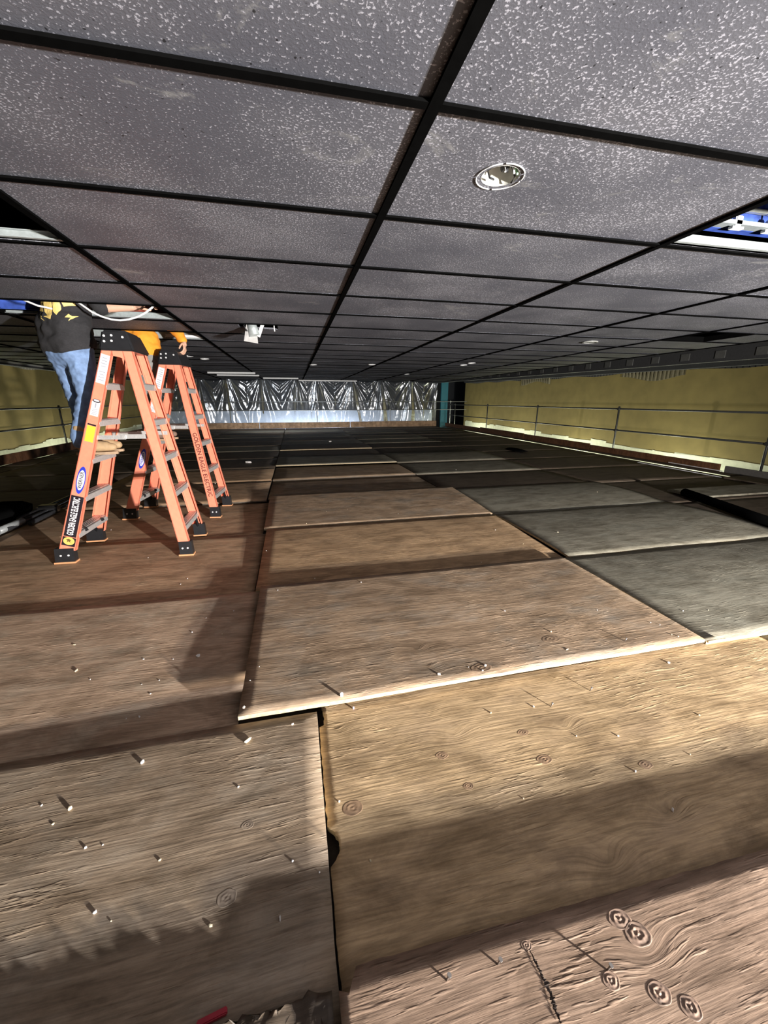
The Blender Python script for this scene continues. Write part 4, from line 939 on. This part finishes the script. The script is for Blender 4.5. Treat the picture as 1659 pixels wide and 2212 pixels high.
big = [(738, 1504, (0.022, 0.016, 0.034), CHIP, 'largest white plaster chip on the centre sheet near its front edge'), (763, 1514, (0.010, 0.010, 0.022), CHIP_P, 'small lilac plastic bit beside the largest white chip, centre sheet'),
 (948, 1457, (0.024, 0.012, 0.014), CHIP, 'white chip before the knots on the centre sheet'), (1048, 1438, (0.022, 0.018, 0.012), CHIP, 'crumbled white chip on the knot of the centre sheet'), (1042, 1449, (0.014, 0.012, 0.01), CHIP, 'smaller white crumb beside the knot of the centre sheet'),
 (428, 1418, (0.034, 0.020, 0.022), CHIP, 'flat white chip at the edge of the long shadow, mauve-brown sheet'), (165, 1449, (0.032, 0.012, 0.012), CHIP_Y, 'thin cream flake on the left of the mauve-brown sheet'), (160, 1393, (0.03, 0.01, 0.008), CHIP_Y, 'thin cream flake at the rear left of the mauve-brown sheet'),
 (308, 1648, (0.022, 0.014, 0.018), CHIP, 'white chip on the grey-brown sheet near its rear edge, left of middle'), (535, 1602, (0.012, 0.036, 0.022), CHIP_Y, 'upright cream splinter on the grey-brown sheet'), (632, 1565, (0.016, 0.008, 0.012), CHIP, 'white chip on the grey-brown sheet close to the centre sheet corner'),
 (152, 1748, (0.016, 0.014, 0.02), CHIP_Y, 'cream chip with dark shadow on the left of the grey-brown sheet'), (605, 1987, (0.006, 0.012, 0.022), CHIP, 'white chip at the shadow edge of the grey-brown sheet'), (632, 1861, (0.008, 0.008, 0.01), CHIP, 'white chip left of the broken notch'),
 (1452, 1752, (0.010, 0.010, 0.022), CHIP, 'white chip at the shadow edge of the golden tan sheet'), (1444, 1432, (0.022, 0.016, 0.012), CHIP, 'white chip under the front edge of the centre sheet, right side'), (1152, 1527, (0.014, 0.010, 0.010), CHIP, 'white chip on the golden tan sheet behind the knots'),
 (1372, 1667, (0.010, 0.008, 0.012), CHIP, 'white chip in the middle of the golden tan sheet'), (733, 1733, (0.006, 0.008, 0.014), CHIP, 'white chip between the two broken notches'), (537, 1000, (0.20, 0.09, 0.07), CHIP, 'white block lying on the dark deck behind the ladders'),
 (713, 955, (0.12, 0.10, 0.08), CHIP, 'white lump on the dark deck near the far end'), (527, 1530, (0.012, 0.016, 0.022), CHIP_K, 'grey chip at the front left corner of the centre sheet'), (1225, 1403, (0.03, 0.008, 0.006), CHIP_Y, 'yellow sliver at the front right of the centre sheet')]
for k, (px, py, d, m_, lb) in enumerate(big):
    p = on_deck(px, py); mb = MB(); lump(mb.bm, (0, 0, 0), [q * 0.62 for q in d], k + 1, k * 1.3)
    o = mb.build('debris_chip', m_); o.location = p - Vector((0, 0, 0.0005)); tag(o, lb, 'debris', 'debris chips on the plywood')
small = [(480, 1370), (415, 1366), (310, 1424), (374, 1424), (325, 1499), (306, 1478), (344, 1470), (273, 1553), (301, 1549), (195, 1468), (1012, 1441), (560, 1440), (540, 1470), (505, 1320), (445, 1335), (390, 1262), (320, 1205), (405, 1250), (575, 1190), (600, 1275), (90, 1740), (115, 1780), (185, 1832), (222, 1825), (345, 1858), (205, 1972), (240, 1990), (455, 2000), (690, 1885), (515, 1700), (800, 1860), (1060, 1540), (1130, 1725), (1245, 1590), (1335, 1590), (1490, 1630), (1510, 1545), (1190, 1365), (1405, 1345), (1425, 1350), (1450, 1371), (1465, 1375), (1530, 1318), (1475, 1320), (1090, 1320), (1290, 1318), (1130, 1175), (1070, 1145), (1205, 1150), (1290, 1063), (750, 1100), (662, 1131), (705, 1105), (860, 1110), (985, 1015), (1240, 960), (180, 985), (215, 1120), (240, 1145), (130, 1160), (100, 1165), (465, 1045), (680, 1250), (780, 1258), (940, 1236), (1040, 1215)]
rs = random.Random(5)
for k, (px, py) in enumerate(small):
    p = on_deck(px, py); dist = math.hypot(p.x, p.y)
    sz = rs.uniform(0.0028, 0.0060) * (1 + 0.12 * max(0, dist - 1.5)); mb = MB(); lump(mb.bm, (0, 0, 0), (sz * rs.uniform(0.8, 1.8), sz, sz * rs.uniform(0.7, 1.3)), k + 50, rs.uniform(0, 6))
    o = mb.build('debris_crumb', rs.choice([CHIP, CHIP, CHIP_Y])); o.location = p - Vector((0, 0, 0.0005))
    tag(o, 'tiny pale crumb of ceiling plaster lying loose on the plywood deck', 'debris', 'tiny crumbs on the plywood')
# screws standing in the sheets
STEEL = plain('screw_steel', (0.35, 0.32, 0.3), 0.35, metal=0.8)
for k, (px, py) in enumerate([(1312, 2196 - 100), (1075, 2083), (965, 2117), (1350, 1385), (1275, 1492), (1190, 1526)]):
    p = on_deck(px, py); o = MB().tube([(0, 0, 0), (0.004, -0.002, 0.018)], 0.0022, 6).tube([(0.004, -0.002, 0.018), (0.0045, -0.002, 0.020)], 0.005, 8).build('screw', STEEL)
    o.location = p; tag(o, ['screw standing proud by the big knots of the nearest sheet', 'screw near the rear edge of the nearest pinkish sheet, right one', 'screw near the rear edge of the nearest pinkish sheet, left one', 'screw standing in the front right corner of the centre sheet', 'screw standing in the rear right of the golden tan sheet', 'screw standing in the rear middle of the golden tan sheet'][k], 'screw', 'screws standing in the plywood')
# red strip on the broken dark sheet
p = on_deck(460, 2195); o = MB().box((0, 0, 0.006), (0.06, 0.012, 0.011), bevel=0.002).build('red_strip', plain('red_lacquer', (0.45, 0.03, 0.05), 0.4)); o.location = p + Vector((0, -0.005, 0)); o.rotation_euler.z = 0.15
tag(o, 'short red strip lying by the splintered edge, bottom left', 'strip')
# split loose splinter on the centre corner
# knots and a dark split standing out of the nearest sheets
KNOTM = plain('knot_wood', (0.20, 0.12, 0.075), 0.7, nscale=40, noise_amt=0.4)
def find_sheet(x, y):
    hit = [o for o in COL.objects if o.name.startswith('plywood_sheet') and abs(x - o.location.x) < o.dimensions.x / 2 and abs(y - o.location.y) < o.dimensions.y / 2]
    return max(hit, key=lambda o: o.location.z)
def knot(px, py, r, sq, hgt):
    p = on_deck(px, py); sh = find_sheet(p.x, p.y); hgt *= 0.6; mb = MB(); nr, na = 22, 40; rr = random.Random(px); V = []
    for i in range(nr + 1):
        t = i / nr; row = []
        for k in range(na):
            a = k * 2 * PI / na; w = 1 + 0.16 * noise.noise(Vector((math.cos(a) * 1.3 + px, math.sin(a) * 1.3, 0)))
            rad = r * t * w
            z = hgt * (0.5 + 0.5 * math.cos(t * 13 + 0.8 * noise.noise(Vector((math.cos(a), math.sin(a), px)))) + 0.5 * noise.noise(Vector((math.cos(a) * 5 * t, math.sin(a) * 5 * t, px)))) * (1 - t) ** 0.6 + 0.0004 + (-0.003 if i == nr else 0)
            x, y = rad * math.cos(a) * 1.35, rad * math.sin(a) * sq
            row.append(mb.bm.verts.new((p.x + x, p.y + y, deckz(p.x + x, p.y + y) + z)))
        V.append(row)
    for A, B in zip(V, V[1:]):
        for k in range(na): mb.bm.faces.new((A[k], A[(k + 1) % na], B[(k + 1) % na], B[k])).smooth = True
    bmesh.ops.remove_doubles(mb.bm, verts=mb.bm.verts, dist=1e-6)
    o = mb.build('knot', [KNOTM]); o.parent = sh; o.matrix_parent_inverse = Matrix.Translation(-sh.location)
    o.data.materials[0] = KNOTS[sh.data.materials[0].name] if sh.data.materials[0].name in KNOTS else KNOTM
KNOTS = {'plywood_pink': plain('knot_pink', (0.235, 0.155, 0.11), 0.7, nscale=55, noise_amt=0.45), 'plywood_tan': plain('knot_tan', (0.30, 0.19, 0.11), 0.7, nscale=55, noise_amt=0.4), 'plywood_grey': plain('knot_grey', (0.26, 0.20, 0.145), 0.7, nscale=55, noise_amt=0.35), 'plywood_brown': plain('knot_brown', (0.24, 0.16, 0.10), 0.7, nscale=55, noise_amt=0.4)}
for kx in [(1338, 1985, 0.021, 1.0, 0.0035), (1378, 2018, 0.024, 1.0, 0.004), (1320, 2118, 0.014, 1.1, 0.003), (1424, 2146, 0.018, 1.1, 0.0035), (1492, 2176, 0.016, 1.2, 0.0035), (1137, 2042, 0.010, 1.0, 0.002),
           (955, 1632, 0.018, 0.9, 0.0012), (1176, 1640, 0.022, 0.9, 0.0015), (1395, 1652, 0.020, 0.9, 0.0015), (1012, 1698, 0.014, 0.9, 0.0012), (762, 1745, 0.026, 1.0, 0.0012), (1130, 1582, 0.018, 0.8, 0.0012), (490, 1940, 0.019, 1.1, 0.0013), (535, 1782, 0.014, 1.0, 0.001), (1040, 1442, 0.04, 0.8, 0.002), (1190, 1380, 0.04, 0.8, 0.0015)]: knot(*kx)
def split(pts, wid):
    mb = MB(); rr = random.Random(8); prev = None; P3 = [on_deck(*q) for q in pts]; sh = find_sheet(P3[0].x, P3[0].y); N_ = 60
    for i in range(N_ + 1):
        t = i / N_ * (len(P3) - 1); k = min(int(t), len(P3) - 2); p = P3[k].lerp(P3[k + 1], t - k)
        w_ = wid * math.sin(PI * (0.06 + 0.88 * i / N_)) * rr.uniform(0.25, 1.0)
        a = p + Vector((-w_ * rr.uniform(0.2, 1), 0, 0.0012)); b2 = p + Vector((w_ * rr.uniform(0.2, 1.2), 0, 0.0012 + rr.uniform(0, 0.003)))
        a.z += deckz(a.x, a.y) - p.z; b2.z += deckz(b2.x, b2.y) - p.z
        cur = (mb.bm.verts.new(a), mb.bm.verts.new(b2))
        if prev: mb.bm.faces.new((prev[0], prev[1], cur[1], cur[0]))
        prev = cur
    o = mb.build('split', plain('split_dark', (0.045, 0.03, 0.022), 0.85)); o.parent = sh; o.matrix_parent_inverse = Matrix.Translation(-sh.location)
split([(1142, 2050), (1160, 2085), (1175, 2118), (1190, 2150), (1200, 2185), (1212, 2212)], 0.009)
p = on_deck(1540, 1388); o = MB().tube([(-0.04, 0, 0.006), (0.075, -0.006, 0.008)], 0.006, 8).build('splinter', EDGE); o.location = (p.x, p.y, 0.03); tag(o, 'pale splinter at the front right corner of the centre sheet', 'splinter')
# black foam tube at right, flat black pad, grey offcut
o = MB().tube([(5.16, 4.16, 0.07), (5.0, 3.6, 0.065), (4.86, 3.15, 0.06), (4.68, 2.6, 0.06)], 0.055, 12).build('foam_tube', BLACK, smooth=False); tag(o, 'long black foam tube lying on the deck at the right edge', 'tube')
o = MB().bb(5.2, 6.9, 4.0, 4.45, 0.02, 0.045).build('plywood_offcut', WOODS['slate'], loc=(6.0, 4.2, 0.02)); tag(o, 'grey plywood offcut lying right of the black foam tube', 'plywood offcut')
mb = MB(); lump(mb.bm, (0, 0, 0), (0.75, 0.28, 0.06), 77, 1.7); o = mb.build('black_cloth', BLACK, smooth=True); o.location = (5.62, 9.2, 0.01); tag(o, 'crumpled black cloth on the dark deck before the right toe boards', 'cloth')
# folded tripod at left
t = empty('folded_tripod', (-2.80, 4.75, 0.0), 'folded black tripod stand lying on the deck behind the nearer ladder', 'tripod', rz=0.05)
GLOSSK = plain('gloss_black', (0.02, 0.02, 0.022), 0.18)
for k, (xa, ya, xb, yb, z0) in enumerate([(-0.06, -0.35, 0.02, 1.0, 0.05), (0.03, -0.15, 0.10, 1.1, 0.04), (-0.14, 0.0, -0.04, 0.9, 0.06)]):
    MB().tube([(xa, ya, z0), (xb, yb, z0 + 0.02)], 0.022, 10).build('leg', GLOSSK, t)
MB().tube([(-0.10, -0.42, 0.05), (-0.04, -0.12, 0.07)], 0.034, 12).build('foot', plain('worn_grey', (0.25, 0.26, 0.26), 0.35), t)
MB().box((-0.02, 0.35, 0.07), (0.2, 0.12, 0.10), bevel=0.02).build('collar', GLOSSK, t)
MB().tube([(0.0, 0.9, 0.08), (0.05, 1.5, 0.10)], 0.03, 12).build('head_pole', GLOSSK, t)
mb = MB(); lump(mb.bm, (0, 0, 0), (0.5, 0.8, 0.14), 31, 0.2); o = mb.build('tool_bag', BLACK, smooth=True); o.location = (-3.25, 4.95, 0.012); tag(o, 'flat black tool bag on the deck at the left picture edge', 'bag')
